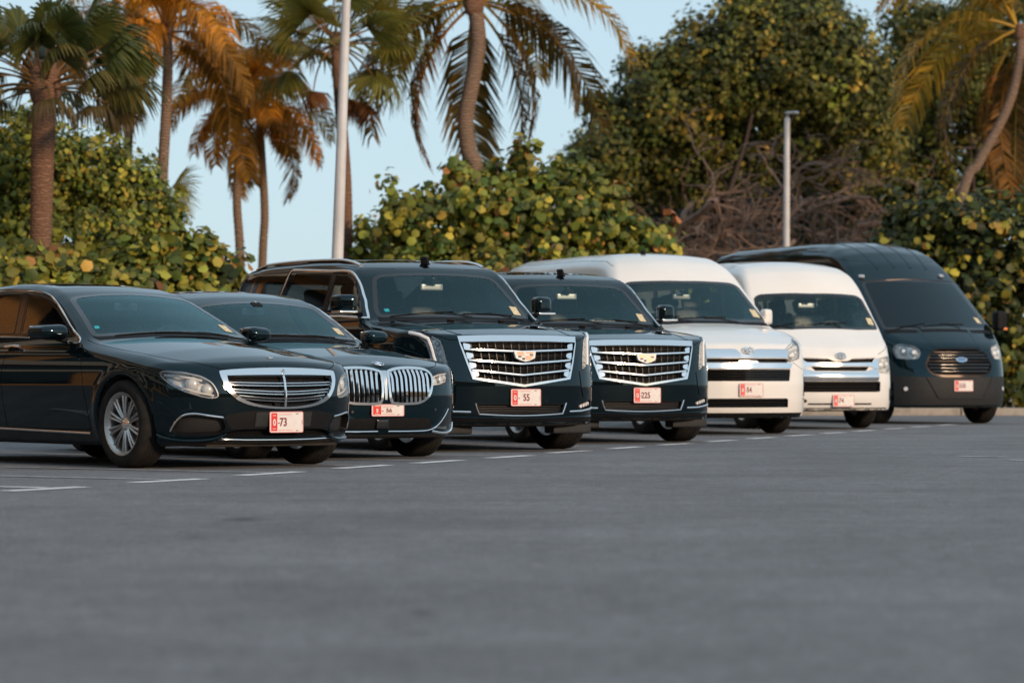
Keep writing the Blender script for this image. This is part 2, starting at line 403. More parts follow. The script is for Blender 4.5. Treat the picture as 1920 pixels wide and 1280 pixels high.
#</NUMPY>
class Vehicle:
    def __init__(s, name, label, cat, shape, loc, yaw, paint, res=0.028, group=None):
        s.sh = shape; s.paint = paint
        s.root = tag(empty(name, loc, R(yaw - 90)), label, cat, group)
        lo = (shape.rear - 0.08, -1.15, -0.02 + shape.zmin); hi = (shape.xmax + 0.1, 1.15, shape.zmax + 0.08)
        s.V, s.Q, s.N = surface_net(shape, lo, hi, res)
        s.C = s.V[s.Q].mean(1); s.NF = s.N[s.Q].mean(1)
        s.alive = np.ones(len(s.Q), bool); s.regions = []; s.gaps = MB()
    # --- cutting and naming of panels
    def mask(s, poly, az, el=0.0, shrink=0.0, side=0, facing=0.15):
        d, u, v = view_axes(az, el); poly = np.asarray(poly)
        if shrink: poly = inset_poly(poly, shrink)
        m = np.ones(len(s.Q), bool)
        X = s.V[s.Q]
        for k in range(4): m &= in_poly(X[:, k] @ u, X[:, k] @ v, poly)
        m &= (s.NF @ d) > facing
        return m
    def hole(s, poly, az, el=0.0, both=False, cond=None):
        """takes the skin away inside the drawing and trims the edge exactly to it"""
        sides = [(np.asarray(poly, float), az)] + ([(np.asarray(poly, float) * np.array([-1, 1]), -az)] if both else [])
        for p, a in sides:
            d, u, v = view_axes(a, el)
            C = s.V[s.Q].mean(1)
            m = s.alive & in_poly(C @ u, C @ v, p) & ((s.NF @ d) > 0.12)
            if 20 < abs(a) < 160: m &= (C[:, 1] * a) > 0
            if cond is not None: m &= cond(C)
            keep = s.alive & ~m
            vin = np.zeros(len(s.V), bool); vin[s.Q[m].ravel()] = True
            vk = np.zeros(len(s.V), bool); vk[s.Q[keep].ravel()] = True
            B = np.where(vin & vk)[0]
            q = np.stack([s.V[B] @ u, s.V[B] @ v], 1)
            p2 = np.roll(p, -1, 0); best = np.full(len(B), 1e9); tgt = q.copy()
            for i in range(len(p)):
                e = p2[i] - p[i]; L = max(e @ e, 1e-12); t = np.clip(((q - p[i]) @ e) / L, 0, 1); c = p[i] + t[:, None] * e
                dd = np.linalg.norm(q - c, axis=1); k = dd < best; best[k] = dd[k]; tgt[k] = c[k]
            ok = best < 0.05
            P0 = s.V[B] + (tgt - q)[:, :1] * u + (tgt - q)[:, 1:] * v
            Q, hit = s.sh.cast(P0, d, L=0.25, step=0.01)
            ok &= hit & (np.linalg.norm(Q - s.V[B], axis=1) < 0.12)
            s.V[B[ok]] = Q[ok]; s.N[B[ok]] = s.sh.grad(Q[ok])[0]
            s.alive = keep
    def region(s, name, fn, mat=None, parent=None):
        s.regions.append((name, fn, mat))
    def finish(s):
        left = s.alive.copy(); out = {}
        todo = s.regions + [('body', None, None)]
        for name, fn, mat in todo:
            m = left & fn(s.C, s.NF) if fn else left
            left = left & ~m
            if not m.any(): continue
            q = s.Q[m]; used, inv = np.unique(q, return_inverse=True); q = inv.reshape(q.shape)
            me = bpy.data.meshes.new(name); me.from_pydata(s.V[used].tolist(), [], q.tolist())
            me.materials.append(MATS[mat or s.paint]); me.polygons.foreach_set('use_smooth', [True] * len(me.polygons))
            me.normals_split_custom_set_from_vertices(s.N[used].tolist())
            o = bpy.data.objects.new(name, me); COL.objects.link(o); o.parent = s.root; out.setdefault(name, []).append(o)
        if s.gaps.n: s.gaps.build('panel_gap', 'gap', s.root)
        s.parts = out
        return out
    # --- things laid on the skin
    def on(s, pts, az, el=0.0, off=0.0):
        """points (u, v) of a drawing seen from az/el, on the skin"""
        d, u, v = view_axes(az, el); p = np.asarray(pts, float)
        P = p[:, :1] * u + p[:, 1:2] * v
        Q, hit = s.sh.cast(P, d); g, _ = s.sh.grad(Q, 0.012)
        return Q + g * off, g
    def uv(s, P, az, el=0.0):
        d, u, v = view_axes(az, el); P = np.asarray(P, float); return np.stack([P @ u, P @ v], 1)
    def patch_mb(s, poly, az, off=0.0, depth=0.012, el=0.0, grid=0.045, ring=None, fn=None):
        """a plate cut to poly that follows the skin; ring = inner polygon left open"""
        d, u, v = view_axes(az, el); poly = np.asarray(poly, float)
        bm = bmesh.new()
        def loop(p): return [bm.verts.new((a, b, 0)) for a, b in p]
        if ring is None:
            bm.faces.new(loop(poly))
        else:
            a, b = resample(poly, 1e9, True) if False else loop(poly), loop(ring)
            n = len(a)
            for i in range(n): bm.faces.new((a[i], a[(i + 1) % n], b[(i + 1) % n], b[i]))
        mn, mx = poly.min(0), poly.max(0)
        for k in range(2):
            no = (1, 0, 0) if k == 0 else (0, 1, 0)
            for t in np.arange(mn[k] + grid, mx[k], grid):
                co = (t, 0, 0) if k == 0 else (0, t, 0)
                bmesh.ops.bisect_plane(bm, geom=bm.verts[:] + bm.edges[:] + bm.faces[:], plane_co=co, plane_no=no, dist=1e-5)
        bm.normal_update(); bm.verts.index_update()
        p = np.array([(w.co.x, w.co.y) for w in bm.verts]); P, g = s.on(p, az, el)
        if fn is not None: P = P + g * fn(p[:, 0], p[:, 1])[:, None]
        F = []
        for f in bm.faces:
            q = [w.index for w in f.verts]
            if f.normal.z < 0: q.reverse()
            F.append(tuple(q))
        mb = MB(); mb.add(P + g * off, F)
        if depth:
            B = [e for e in bm.edges if len(e.link_faces) == 1]; top = P + g * off; low = P + g * (off - depth)
            for e in B:
                f = e.link_faces[0]; q = [w.index for w in f.verts]
                if f.normal.z < 0: q.reverse()
                a, b = e.verts[0].index, e.verts[1].index
                i = q.index(a)
                if q[(i + 1) % len(q)] != b: a, b = b, a
                mb.add([top[a], low[a], low[b], top[b]], [(0, 1, 2, 3)])
        bm.free()
        return mb
    def patch(s, name, poly, az, mat, off=0.003, depth=0.012, el=0.0, parent=None, both=False, ring=None, grid=0.045, fn=None):
        """both: also the mirrored one on the other side, as an object of its own"""
        mb = s.patch_mb(poly, az, off, depth, el, grid, ring, fn); parent = parent or s.root
        o = [mb.build(name, mat, parent, angle=50)]
        if both: o.append(mb.flip().build(name, mat, parent, angle=50))
        return o
    def tube_mb(s, pts, az, r, off=0.0, el=0.0, r2=None, step=0.03, closed=False, n=8, taper=0.0):
        p = resample(pts, step, closed); P, g = s.on(p, az, el, off)
        rr = np.full(len(P), r)
        if taper: t = np.linspace(0, 1, len(P)); rr = rr * np.clip(np.minimum(t, 1 - t) / taper, 0.15, 1)
        mb = MB(); mb.add(*sweep_vf(P, rr, n, closed, None if r2 is None else np.full(len(P), r2), g)); return mb
    def tube(s, name, pts, az, mat, r, off=0.0, parent=None, both=False, **k):
        mb = s.tube_mb(pts, az, r, off, **k); parent = parent or s.root
        o = [mb.build(name, mat, parent)]
        if both: o.append(mb.flip().build(name, mat, parent))
        return o
    def gap(s, pts, az, el=0.0, r=0.0035, both=True, closed=False):
        mb = s.tube_mb(pts, az, r, -0.0005, el, 0.0022, 0.04, closed, 5)
        if both: mb.mirror()
        for v in mb.v: pass
        s.gaps.add(np.concatenate(mb.v), mb.f)
#<NUMPY>
# ---------------------------------------------------------------- the vehicles: measured profiles
def bump(a, c, w): return np.exp(-((a - c) / w) ** 2)
SH = {}
SH['sedan'] = Shape(
    top=[(.90, .66), (.84, .735), (.76, .795), (.6, .845), (.2, .915), (-.2, .965), (-.52, 1.005), (-.62, 1.03), (-.9, 1.17), (-1.2, 1.305), (-1.40, 1.375), (-1.6, 1.42), (-1.9, 1.452), (-2.2, 1.46), (-2.6, 1.44), (-3.0, 1.37), (-3.4, 1.24), (-3.65, 1.13), (-3.9, 1.10), (-4.1, 1.06)],
    top_sig=.035, bow=[(.6, .10), (-.4, .14), (-1.2, .16), (-1.6, .05), (-4, 0)], crown=[(.8, .10), (.3, .10), (-.5, .10), (-1.0, .06), (-1.6, .07), (-2.6, .08), (-4, .08)],
    plan=[(.9, .845), (.5, .895), (0, .922), (-1.5, .926), (-3, .92), (-3.6, .90), (-4.1, .82)],
    sec=[(.12, -.12), (.2, -.075), (.3, -.045), (.45, -.018), (.62, 0), (.74, -.004), (.80, -.020), (.88, -.05), (.94, -.10), (1.0, -.14), (1.36, -.34), (1.46, -.40)], sec_sig=.02,
    nose=[(.12, .66), (.2, .76), (.28, .81), (.40, .84), (.55, .85), (.66, .835), (.76, .79), (.9, .72)],
    nose_plan=[(0, 0), (.2, -.008), (.4, -.04), (.55, -.085), (.7, -.17), (.8, -.26), (.9, -.42), (1.0, -.62)],
    r_ts=[(.8, .10), (.3, .09), (-.4, .06), (-.7, .035), (-1.5, .06), (-2.5, .07), (-4, .08)], r_front=.05, r_bot=.04, bottom=[(.9, .20), (.5, .17), (0, .16), (-3, .17), (-4, .25)],
    rear=-4.05, arches=[(0, .335, .365), (-2.94, .335, .365)], flare=.012, zmin=.1, zmax=1.47, xmax=.87)

SH['limo'] = Shape(
    top=[(.95, .66), (.88, .74), (.80, .79), (.5, .865), (0, .935), (-.5, .985), (-.78, 1.01), (-.88, 1.04), (-1.15, 1.19), (-1.45, 1.34), (-1.65, 1.405), (-1.9, 1.45), (-2.2, 1.47), (-2.6, 1.46), (-3.1, 1.40), (-3.5, 1.28), (-3.8, 1.15), (-4.1, 1.12), (-4.3, 1.08)],
    top_sig=.035, bow=[(.6, .08), (-.4, .13), (-1.2, .16), (-1.6, .05), (-4, 0)], crown=[(.8, .08), (.3, .08), (-.5, .09), (-1.0, .06), (-1.6, .07), (-4, .08)],
    plan=[(.95, .87), (.5, .92), (0, .945), (-1.5, .95), (-3.4, .945), (-4.3, .85)],
    sec=[(.12, -.10), (.2, -.06), (.35, -.03), (.5, -.01), (.66, 0), (.78, -.005), (.85, -.025), (.93, -.07), (.98, -.12), (1.04, -.15), (1.38, -.31), (1.48, -.37)], sec_sig=.02,
    nose=[(.12, .74), (.2, .83), (.28, .875), (.42, .90), (.55, .905), (.70, .88), (.80, .84), (.95, .76)],
    nose_plan=[(0, 0), (.25, -.01), (.42, -.035), (.55, -.075), (.7, -.16), (.8, -.25), (.9, -.40), (1.0, -.60)],
    r_ts=[(.8, .08), (.3, .08), (-.4, .06), (-.9, .035), (-1.7, .06), (-4, .08)], r_front=.05, r_bot=.04, bottom=[(.95, .19), (.5, .17), (0, .16), (-3, .17), (-4.2, .25)],
    rear=-4.25, arches=[(0, .345, .375), (-3.21, .345, .375)], flare=.012, zmin=.1, zmax=1.48, xmax=.93)
SH['suv'] = Shape(
    top=[(1.02, .96), (.96, 1.035), (.90, 1.075), (.6, 1.135), (.2, 1.185), (-.25, 1.225), (-.36, 1.25), (-.6, 1.44), (-.88, 1.68), (-1.0, 1.75), (-1.2, 1.80), (-1.6, 1.845), (-2.2, 1.865), (-3.2, 1.86), (-3.9, 1.82), (-4.15, 1.70)],
    top_sig=.03, bow=[(.6, .04), (-.3, .10), (-.9, .12), (-1.3, .03), (-4, 0)], crown=[(.9, .035), (.3, .04), (-.4, .05), (-1.0, .03), (-1.6, .05), (-4, .05)],
    plan=[(1.02, .965), (.6, 1.0), (0, 1.015), (-3.5, 1.015), (-4.2, .96)],
    sec=[(.18, -.06), (.3, -.025), (.5, -.005), (.8, 0), (1.0, -.004), (1.08, -.018), (1.16, -.035), (1.24, -.06), (1.29, -.10), (1.74, -.25), (1.88, -.33)], sec_sig=.012,
    nose=[(.18, .88), (.26, .96), (.34, .985), (.5, .995), (.62, 1.0), (.8, .98), (1.02, .945), (1.15, .90)],
    nose_plan=[(0, 0), (.3, -.015), (.5, -.045), (.62, -.085), (.75, -.16), (.86, -.27), (.95, -.42), (1.05, -.65)],
    r_ts=[(.9, .05), (.3, .06), (-.3, .05), (-.6, .04), (-1.2, .06), (-2.5, .07), (-4, .08)], r_front=.035, r_bot=.03, bottom=[(1.0, .24), (.55, .24), (.5, .28), (-3, .28), (-4.1, .4)],
    rear=-4.15, arches=[(0, .405, .445), (-2.95, .405, .445)], flare=.01, zmin=.15, zmax=1.88, xmax=1.02)
SH['suv2'] = SH['suv']
SH['van'] = Shape(
    top=[(1.14, .92), (1.06, 1.02), (.98, 1.08), (.6, 1.20), (.2, 1.29), (-.08, 1.335), (-.16, 1.36), (-.5, 1.61), (-.83, 1.855), (-1.0, 2.0), (-1.2, 2.13), (-1.45, 2.215), (-1.8, 2.25), (-2.5, 2.265), (-4.5, 2.26), (-5.05, 2.19)],
    top_sig=.05, bow=[(.9, .10), (-.2, .14), (-.9, .16), (-1.3, .12), (-2, .05), (-4, 0)], crown=[(.9, .06), (-.1, .06), (-.8, .05), (-1.3, .08), (-2, .09), (-4, .09)],
    plan=[(1.1, .93), (.6, .965), (0, .975), (-4.3, .975), (-5.05, .94)],
    sec=[(.2, -.05), (.35, -.01), (.6, 0), (1.0, -.005), (1.25, -.02), (1.35, -.035), (1.85, -.085), (2.05, -.13), (2.28, -.22)], sec_sig=.03,
    nose=[(.18, 1.02), (.26, 1.08), (.4, 1.105), (.6, 1.11), (.8, 1.10), (.95, 1.07), (1.1, 1.0), (1.2, .9)],
    nose_plan=[(0, 0), (.35, -.03), (.55, -.075), (.7, -.15), (.8, -.23), (.88, -.34), (.96, -.52), (1.02, -.75)],
    r_ts=[(.9, .08), (.2, .06), (-.6, .05), (-1.0, .09), (-1.5, .16), (-4, .16)], r_front=.05, r_bot=.03, bottom=[(1.1, .20), (.5, .20), (.45, .26), (-5.0, .26)],
    rear=-5.05, arches=[(0, .345, .40), (-3.86, .345, .40)], flare=.01, zmin=.15, zmax=2.28, xmax=1.13)
SH['oldvan'] = Shape(
    top=[(1.16, .92), (1.09, 1.0), (1.0, 1.065), (.8, 1.20), (.6, 1.335), (.4, 1.555), (.2, 1.785), (.05, 1.97), (-.1, 2.10), (-.3, 2.19), (-.6, 2.24), (-1.2, 2.265), (-3.6, 2.26), (-4.2, 2.18)],
    top_sig=.04, bow=[(.9, .12), (.4, .16), (-.2, .14), (-1, .05), (-4, 0)], crown=[(.9, .05), (.2, .05), (-.4, .09), (-1, .09), (-4, .09)],
    plan=[(1.1, .90), (.8, .925), (.3, .94), (-3.6, .94), (-4.2, .91)],
    sec=[(.2, -.05), (.35, -.01), (.6, 0), (1.0, -.005), (1.3, -.02), (1.8, -.07), (2.05, -.12), (2.28, -.22)], sec_sig=.03,
    nose=[(.2, 1.03), (.28, 1.09), (.4, 1.12), (.6, 1.125), (.8, 1.11), (.95, 1.08), (1.1, 1.02), (1.2, .92)],
    nose_plan=[(0, 0), (.35, -.03), (.55, -.075), (.7, -.14), (.8, -.21), (.88, -.32), (.94, -.46), (1.0, -.7)],
    r_ts=[(.9, .07), (.3, .05), (-.2, .07), (-.8, .16), (-4, .16)], r_front=.05, r_bot=.03, bottom=[(1.1, .24), (.55, .24), (.5, .28), (-4.2, .28)],
    rear=-4.2, arches=[(0, .335, .385), (-3.11, .335, .385)], flare=.01, zmin=.15, zmax=2.28, xmax=1.14)
SH['bigvan'] = Shape(
    top=[(1.02, 1.0), (.96, 1.06), (.86, 1.13), (.68, 1.25), (.5, 1.36), (.42, 1.40), (0, 1.72), (-.52, 2.125), (-.9, 2.40), (-1.2, 2.57), (-1.5, 2.67), (-1.9, 2.735), (-2.5, 2.76), (-5.2, 2.75), (-5.9, 2.68)],
    top_sig=.04, bow=[(.8, .12), (.2, .16), (-.6, .18), (-1.2, .16), (-2, .08), (-5, 0)], crown=[(.8, .10), (.4, .08), (-.5, .06), (-1.3, .10), (-5, .09)],
    plan=[(1.0, .94), (.6, 1.0), (.2, 1.025), (-5, 1.02)],
    sec=[(.2, -.06), (.4, -.01), (.7, 0), (1.1, 0), (1.35, -.03), (1.45, -.05), (2.1, -.14), (2.5, -.21), (2.78, -.32)], sec_sig=.03,
    nose=[(.2, .90), (.3, .97), (.45, 1.0), (.6, 1.0), (.8, .98), (1.0, .93), (1.15, .86), (1.3, .75)],
    nose_plan=[(0, 0), (.35, -.03), (.55, -.08), (.7, -.15), (.82, -.25), (.92, -.40), (1.0, -.58), (1.06, -.8)],
    r_ts=[(.8, .09), (.3, .07), (-.6, .06), (-1.2, .10), (-2, .16), (-5, .16)], r_front=.06, r_bot=.03, bottom=[(1.0, .24), (.5, .24), (.45, .32), (-5, .32)],
    rear=-5.85, arches=[(0, .36, .41), (-3.75, .36, .41)], flare=.015, zmin=.15, zmax=2.78, xmax=1.03)
POSE = {'sedan': ((-2.245, 24.736), 39.7), 'limo': ((-1.524, 27.339), 31.7), 'suv': ((-0.350, 30.281), 27.1), 'suv2': ((0.971, 33.888), 23.6),
        'van': ((2.420, 38.86), 21.0), 'oldvan': ((3.901, 42.753), 21.0), 'bigvan': ((6.158, 47.292), 21.8)}
def SL(a, lo, hi): return np.clip((a - lo) / (hi - lo), 0, 1)
#</NUMPY>
# ---------------------------------------------------------------- the lot
def at(px, py, d):
    """a spot d metres away that the photograph shows at px, py (measured on the 1920 px picture)"""
    return ((px - 960) / F_PX * d, d, CAM_H + (HOR - py) / F_PX * d)
def on_ground(px, py):
    d = F_PX * CAM_H / (py - HOR); return np.array([(px - 960) / F_PX * d, d, 0.0])
def asphalt_mat():
    m = bpy.data.materials.new('asphalt'); m.use_nodes = True; nt = m.node_tree; b = nt.nodes['Principled BSDF']; L = nt.links.new
    tc = nt.nodes.new('ShaderNodeTexCoord')
    def noise(scale, detail=4, rough=.55, vec=None):
        n = nt.nodes.new('ShaderNodeTexNoise'); n.inputs['Scale'].default_value = scale; n.inputs['Detail'].default_value = detail; n.inputs['Roughness'].default_value = rough
        L(vec or tc.outputs['Object'], n.inputs['Vector']); return n
    def ramp(src, lo, hi, a, c):
        r = nt.nodes.new('ShaderNodeMapRange'); r.inputs[1].default_value = lo; r.inputs[2].default_value = hi; r.inputs[3].default_value = a; r.inputs[4].default_value = c; L(src, r.inputs[0]); return r.outputs[0]
    def mul(a, c):
        n = nt.nodes.new('ShaderNodeMath'); n.operation = 'MULTIPLY'; L(a, n.inputs[0]); L(c, n.inputs[1]); return n.outputs[0]
    grain = noise(120, 3, .7); mid = noise(14, 6, .65); big = noise(.55, 5, .6); agg = noise(55, 2, .8); spots = noise(3.1, 4, .6); patch = noise(4.5, 5, .7)
    mp = nt.nodes.new('ShaderNodeMapping'); mp.inputs['Scale'].default_value = (.25, 2.2, 1); L(tc.outputs['Object'], mp.inputs['Vector']); streak = noise(1.1, 5, .6, mp.outputs[0])
    v = mul(mul(ramp(grain.outputs[0], .3, .7, .40, 1.60), ramp(mid.outputs[0], .3, .7, .72, 1.28)), mul(ramp(big.outputs[0], .3, .7, .80, 1.18), ramp(streak.outputs[0], .3, .7, .93, 1.07)))
    v = mul(v, ramp(patch.outputs[0], .3, .7, .84, 1.16))
    v = mul(v, ramp(agg.outputs[0], .35, .65, .62, 1.38))
    v = mul(v, ramp(spots.outputs[0], .27, .33, .66, 1.0))
    vor = nt.nodes.new('ShaderNodeTexVoronoi'); vor.feature = 'DISTANCE_TO_EDGE'; vor.inputs['Scale'].default_value = .22; L(tc.outputs['Object'], vor.inputs['Vector'])
    dw = noise(3, 4); mx0 = nt.nodes.new('ShaderNodeMix'); mx0.data_type = 'VECTOR'; mx0.inputs[0].default_value = .12; L(tc.outputs['Object'], mx0.inputs[4]); L(dw.outputs['Color'], mx0.inputs[5]); L(mx0.outputs[1], vor.inputs['Vector'])
    
    for (px, py, rx, ry, k) in ((455, 973, .13, .30, .45), (370, 1007, .06, .16, .6), (790, 1147, .05, .12, .6), (770, 1185, .05, .10, .7), (140, 878, .6, .5, .75)):     # oil drips
        g = on_ground(px, py); sm = nt.nodes.new('ShaderNodeMapping'); sm.inputs['Location'].default_value = (-g[0] / rx, -g[1] / ry, 0); sm.inputs['Scale'].default_value = (1 / rx, 1 / ry, 1)
        L(tc.outputs['Object'], sm.inputs['Vector']); ln = nt.nodes.new('ShaderNodeVectorMath'); ln.operation = 'LENGTH'; L(sm.outputs[0], ln.inputs[0])
        ad = nt.nodes.new('ShaderNodeMath'); ad.operation = 'ADD'; L(ln.outputs['Value'], ad.inputs[0]); L(ramp(mid.outputs[0], .3, .7, -.35, .35), ad.inputs[1]); v = mul(v, ramp(ad.outputs[0], .3, 1.0, k, 1.0))
    cr = nt.nodes.new('ShaderNodeMix'); cr.data_type = 'RGBA'; cr.inputs[6].default_value = (0, 0, 0, 1); cr.inputs[7].default_value = (.335, .338, .355, 1)
    L(mul(v, ramp(v, 0, 2, .5, .5)), cr.inputs[0]); L(cr.outputs[2], b.inputs['Base Color'])
    b.inputs['Roughness'].default_value = .85; b.inputs['Specular IOR Level'].default_value = .3
    bp = nt.nodes.new('ShaderNodeBump'); bp.inputs['Strength'].default_value = .5; bp.inputs['Distance'].default_value = .006; L(grain.outputs[0], bp.inputs['Height']); L(bp.outputs[0], b.inputs['Normal'])
    MATS['asphalt'] = m
asphalt_mat()
pmat('sand', (0.36, 0.29, 0.21), 0.9, noise=(1.5, (0.24, 0.19, 0.13), 0.05), bump=(.6, .05))
pmat('kerb', (0.42, 0.38, 0.33), 0.8, noise=(6, (0.30, 0.27, 0.23), 0.05))
pmat('sea', (0.10, 0.22, 0.26), 0.15)
pmat('line_paint', (0.88, 0.88, 0.88), 0.7, noise=(14, (0.70, 0.70, 0.70), 0.1))
pmat('line_worn', (0.52, 0.52, 0.52), 0.75, noise=(7, (0.25, 0.25, 0.26), 0.1))
def sheet(name, x0, x1, y0, y1, z, mat, n=1, kind='structure'):
    mb = MB(); xs = np.linspace(x0, x1, n + 1); ys = np.linspace(y0, y1, n + 1)
    V_ = [(x, y, z) for y in ys for x in xs]; mb.add(V_, [(j * (n + 1) + i, j * (n + 1) + i + 1, (j + 1) * (n + 1) + i + 1, (j + 1) * (n + 1) + i) for j in range(n) for i in range(n)])
    return tag(mb.build(name, mat, smooth=False), kind=kind)
sheet('ground', -1500, 1500, -1500, 130, -.03, 'sand'); sheet('sea', -1500, 1500, 130, 2500, -.05, 'sea')
sheet('asphalt_lot', -19, 60, -22, 57, 0.0, 'asphalt')
random.seed(3)
for i in range(int(66 / 1.5)):                                  # kerb stones along the far edge of the lot
    if i == 0: kroot = tag(empty('kerb', (-19, 57, 0)), kind='structure')
    mb = MB(); mb.add(*rbox_vf((.75, .09, .055 + random.uniform(-.006, .006)), (.742, .09, .075), .015)); o = mb.build('kerb_stone', 'kerb', kroot); o.location = (i * 1.5, random.uniform(-.012, .012), 0)
def stripe(name, a, b, w, mat, z=.004):
    a, b = np.array(a, float), np.array(b, float); t = b - a; t /= np.linalg.norm(t); n = np.array([-t[1], t[0], 0]) * w / 2; up = np.array([0, 0, z])
    k = max(2, int(np.linalg.norm(b - a) / .12)); mb = MB(); P = []
    for i in range(k + 1):                                      # slightly ragged edges
        c = a + (b - a) * i / k; P += [c + n * random.uniform(.86, 1.04) + up, c - n * random.uniform(.86, 1.04) + up]
    mb.add(P, [(2 * i, 2 * i + 1, 2 * i + 3, 2 * i + 2) for i in range(k)][::1]); return tag(mb.build(name, mat, smooth=False), kind='structure')
dash_px = [((12, 921), (157, 913)), ((250, 905), (380, 898)), ((450, 891.5), (563, 884.5)), ((632, 878.5), (728, 872)), ((780, 868.5), (863, 863)), ((917, 859), (993, 854)), ((1030, 849.5), (1102, 845)), ((1145, 841.5), (1200, 837.5))]
D = [(on_ground(*a), on_ground(*b)) for a, b in dash_px]
mids = np.array([(a + b) / 2 for a, b in D]); stp = (mids[-1] - mids[0]) / 7; dd = np.mean([b - a for a, b in D], axis=0)
for k in range(8, 17): D.append((mids[0] + stp * k - dd * .5, mids[0] + stp * k + dd * .5))
bay = on_ground(0, 889.5) - on_ground(345, 897.5); bay /= np.linalg.norm(bay)
for k, (a, b) in enumerate(D):
    stripe('parking_mark', a, b, .14, 'line_paint'); c = a + (b - a) * .62 + bay * .08
    stripe('parking_line', c, c + bay * 5.2, .085, 'line_worn' if k else 'line_paint', .0065)
a = on_ground(1797, 855.5); b = on_ground(1890, 857); stripe('lane_mark', a, b, .16, 'line_worn'); a = on_ground(1885, 862); b = on_ground(1990, 866); stripe('lane_mark', a, b, .16, 'line_worn')

# ---------------------------------------------------------------- lamp posts
pmat('post_white', (0.62, 0.63, 0.65), 0.45, noise=(3, (0.52, 0.53, 0.55), 0.1))
def lamp_post(base, h, r0, r1, lean, label, name='lamp_post'):
    o = tag(empty(name, base), label, 'lamp post', 'lamp posts of the lot')
    P = [(lean * t * h, 0, h * t) for t in np.linspace(0, 1, 12)]; mb = MB(); mb.add(*sweep_vf(P, np.linspace(r0, r1, 12), 20)); mb.build('pole', 'post_white', o)
    mb = MB(); mb.add(*lathe_vf([(0, .0), (r0 * 1.9, .0), (r0 * 1.9, .03), (r0 * 1.15, .05), (r0 * 1.1, .16), (r0, .17)], 20, 'z')); mb.build('base_flange', 'post_white', o)
    t = np.array([lean * h, 0, h]); mb = MB(); mb.add(*sweep_vf([t, t + [.01, -.03, .05], t + [.05, -.06, .09]], .03, 10)); mb.build('arm', 'post_white', o)
    mb = MB(); mb.add(*rbox_vf(t + np.array([.10, -.12, .10]), (.14, .08, .03), .028, rot=rotz(R(-35)))); hd = mb.build('lamp_head', 'lamp_grey', o)
    mb = MB(); mb.add(*rbox_vf(t + np.array([.10, -.12, .068]), (.10, .06, .006), .004, rot=rotz(R(-35)))); mb.build('lamp_lens', 'lens_clear', hd)
    return o
x, y, z = at(632, 480, 45); lamp_post((x - .032 * z, y, 0), 6.6, .098, .056, .034, 'thick white lamp post between the fan palms, cut by the top of the picture')
x, y, z = at(1473, 460, 70); lamp_post((x, y, 0), 6.35, .082, .060, .006, 'slim white lamp post before the leafless brown shrub')
# garden light on the hedge line
x, y, z = at(388, 448, 49); g = tag(empty('garden_light', (x, y, 0)), 'small dark garden light with flat cap sticking out of the hedge', 'garden light')
mb = MB(); mb.add(*sweep_vf([(0, 0, 0), (0, 0, z - .02)], .04, 10)); mb.build('stem', 'black_plastic', g)
mb = MB(); mb.add(*lathe_vf([(0, z + .05), (.06, z + .045), (.11, z + .01), (.10, z - .005), (.0, z - .005)], 20, 'z')); mb.build('cap', 'rim_dark', g)

# ---------------------------------------------------------------- hotel blocks out of the frame: one mirrored in the car windows, one in the car fronts
pmat('stucco_orange', (0.70, 0.34, 0.12), 0.85, noise=(2, (0.62, 0.29, 0.10), 0.0)); pmat('stucco_cream', (0.60, 0.52, 0.42), 0.85, noise=(2, (0.54, 0.46, 0.37), 0.0)); pmat('stucco_brown', (0.16, 0.09, 0.055), 0.85); pmat('window_dark', (0.02, 0.025, 0.03), 0.1, 0.0, 0.5); pmat('roof_tile', (0.30, 0.12, 0.07), 0.8)
def hotel(name, label, org, rz, length, depth, storeys, wall, band):
    o = tag(empty(name, org, rz), label, 'building'); H_ = storeys * 3.1
    mb = MB(); mb.add(*box_vf((length / 2, depth / 2, H_ / 2), (length / 2, depth / 2, H_ / 2))); mb.build('wall', wall, o, smooth=False)
    mb = MB(); mb.add(*box_vf((length / 2, depth / 2, H_ + .35), (length / 2 + .4, depth / 2 + .4, .35))); mb.build('roof', 'roof_tile', o, smooth=False)
    wm = MB(); wm.add(*box_vf((0, 0, 0), (1.3, .06, 1.0))); wme = wm.mesh('window', 'window_dark', smooth=False)
    n = int(length / 3.6)
    for s in range(storeys):
        mb = MB(); mb.add(*box_vf((length / 2, -.55, s * 3.1 + 2.9), (length / 2 - .3, .55, .12))); mb.add(*box_vf((length / 2, -1.06, s * 3.1 + 3.45), (length / 2 - .3, .04, .42))); mb.build('balcony', band, o, smooth=False)
        for i in range(n): w_ = link('window', wme, None, o); w_.location = ((i + .5) * length / n, -.02, s * 3.1 + 1.55)
    return o
hotel('hotel_block', 'orange stucco hotel wing with cream balconies, seen only mirrored in the car windows', (-21, 4, 0), R(90), 74, 12, 6, 'stucco_orange', 'stucco_cream')
hotel('hotel_block', 'long brown hotel block behind the photographer, seen only mirrored in the car fronts', (75, -48, 0), R(180), 150, 14, 4, 'stucco_brown', 'stucco_orange')
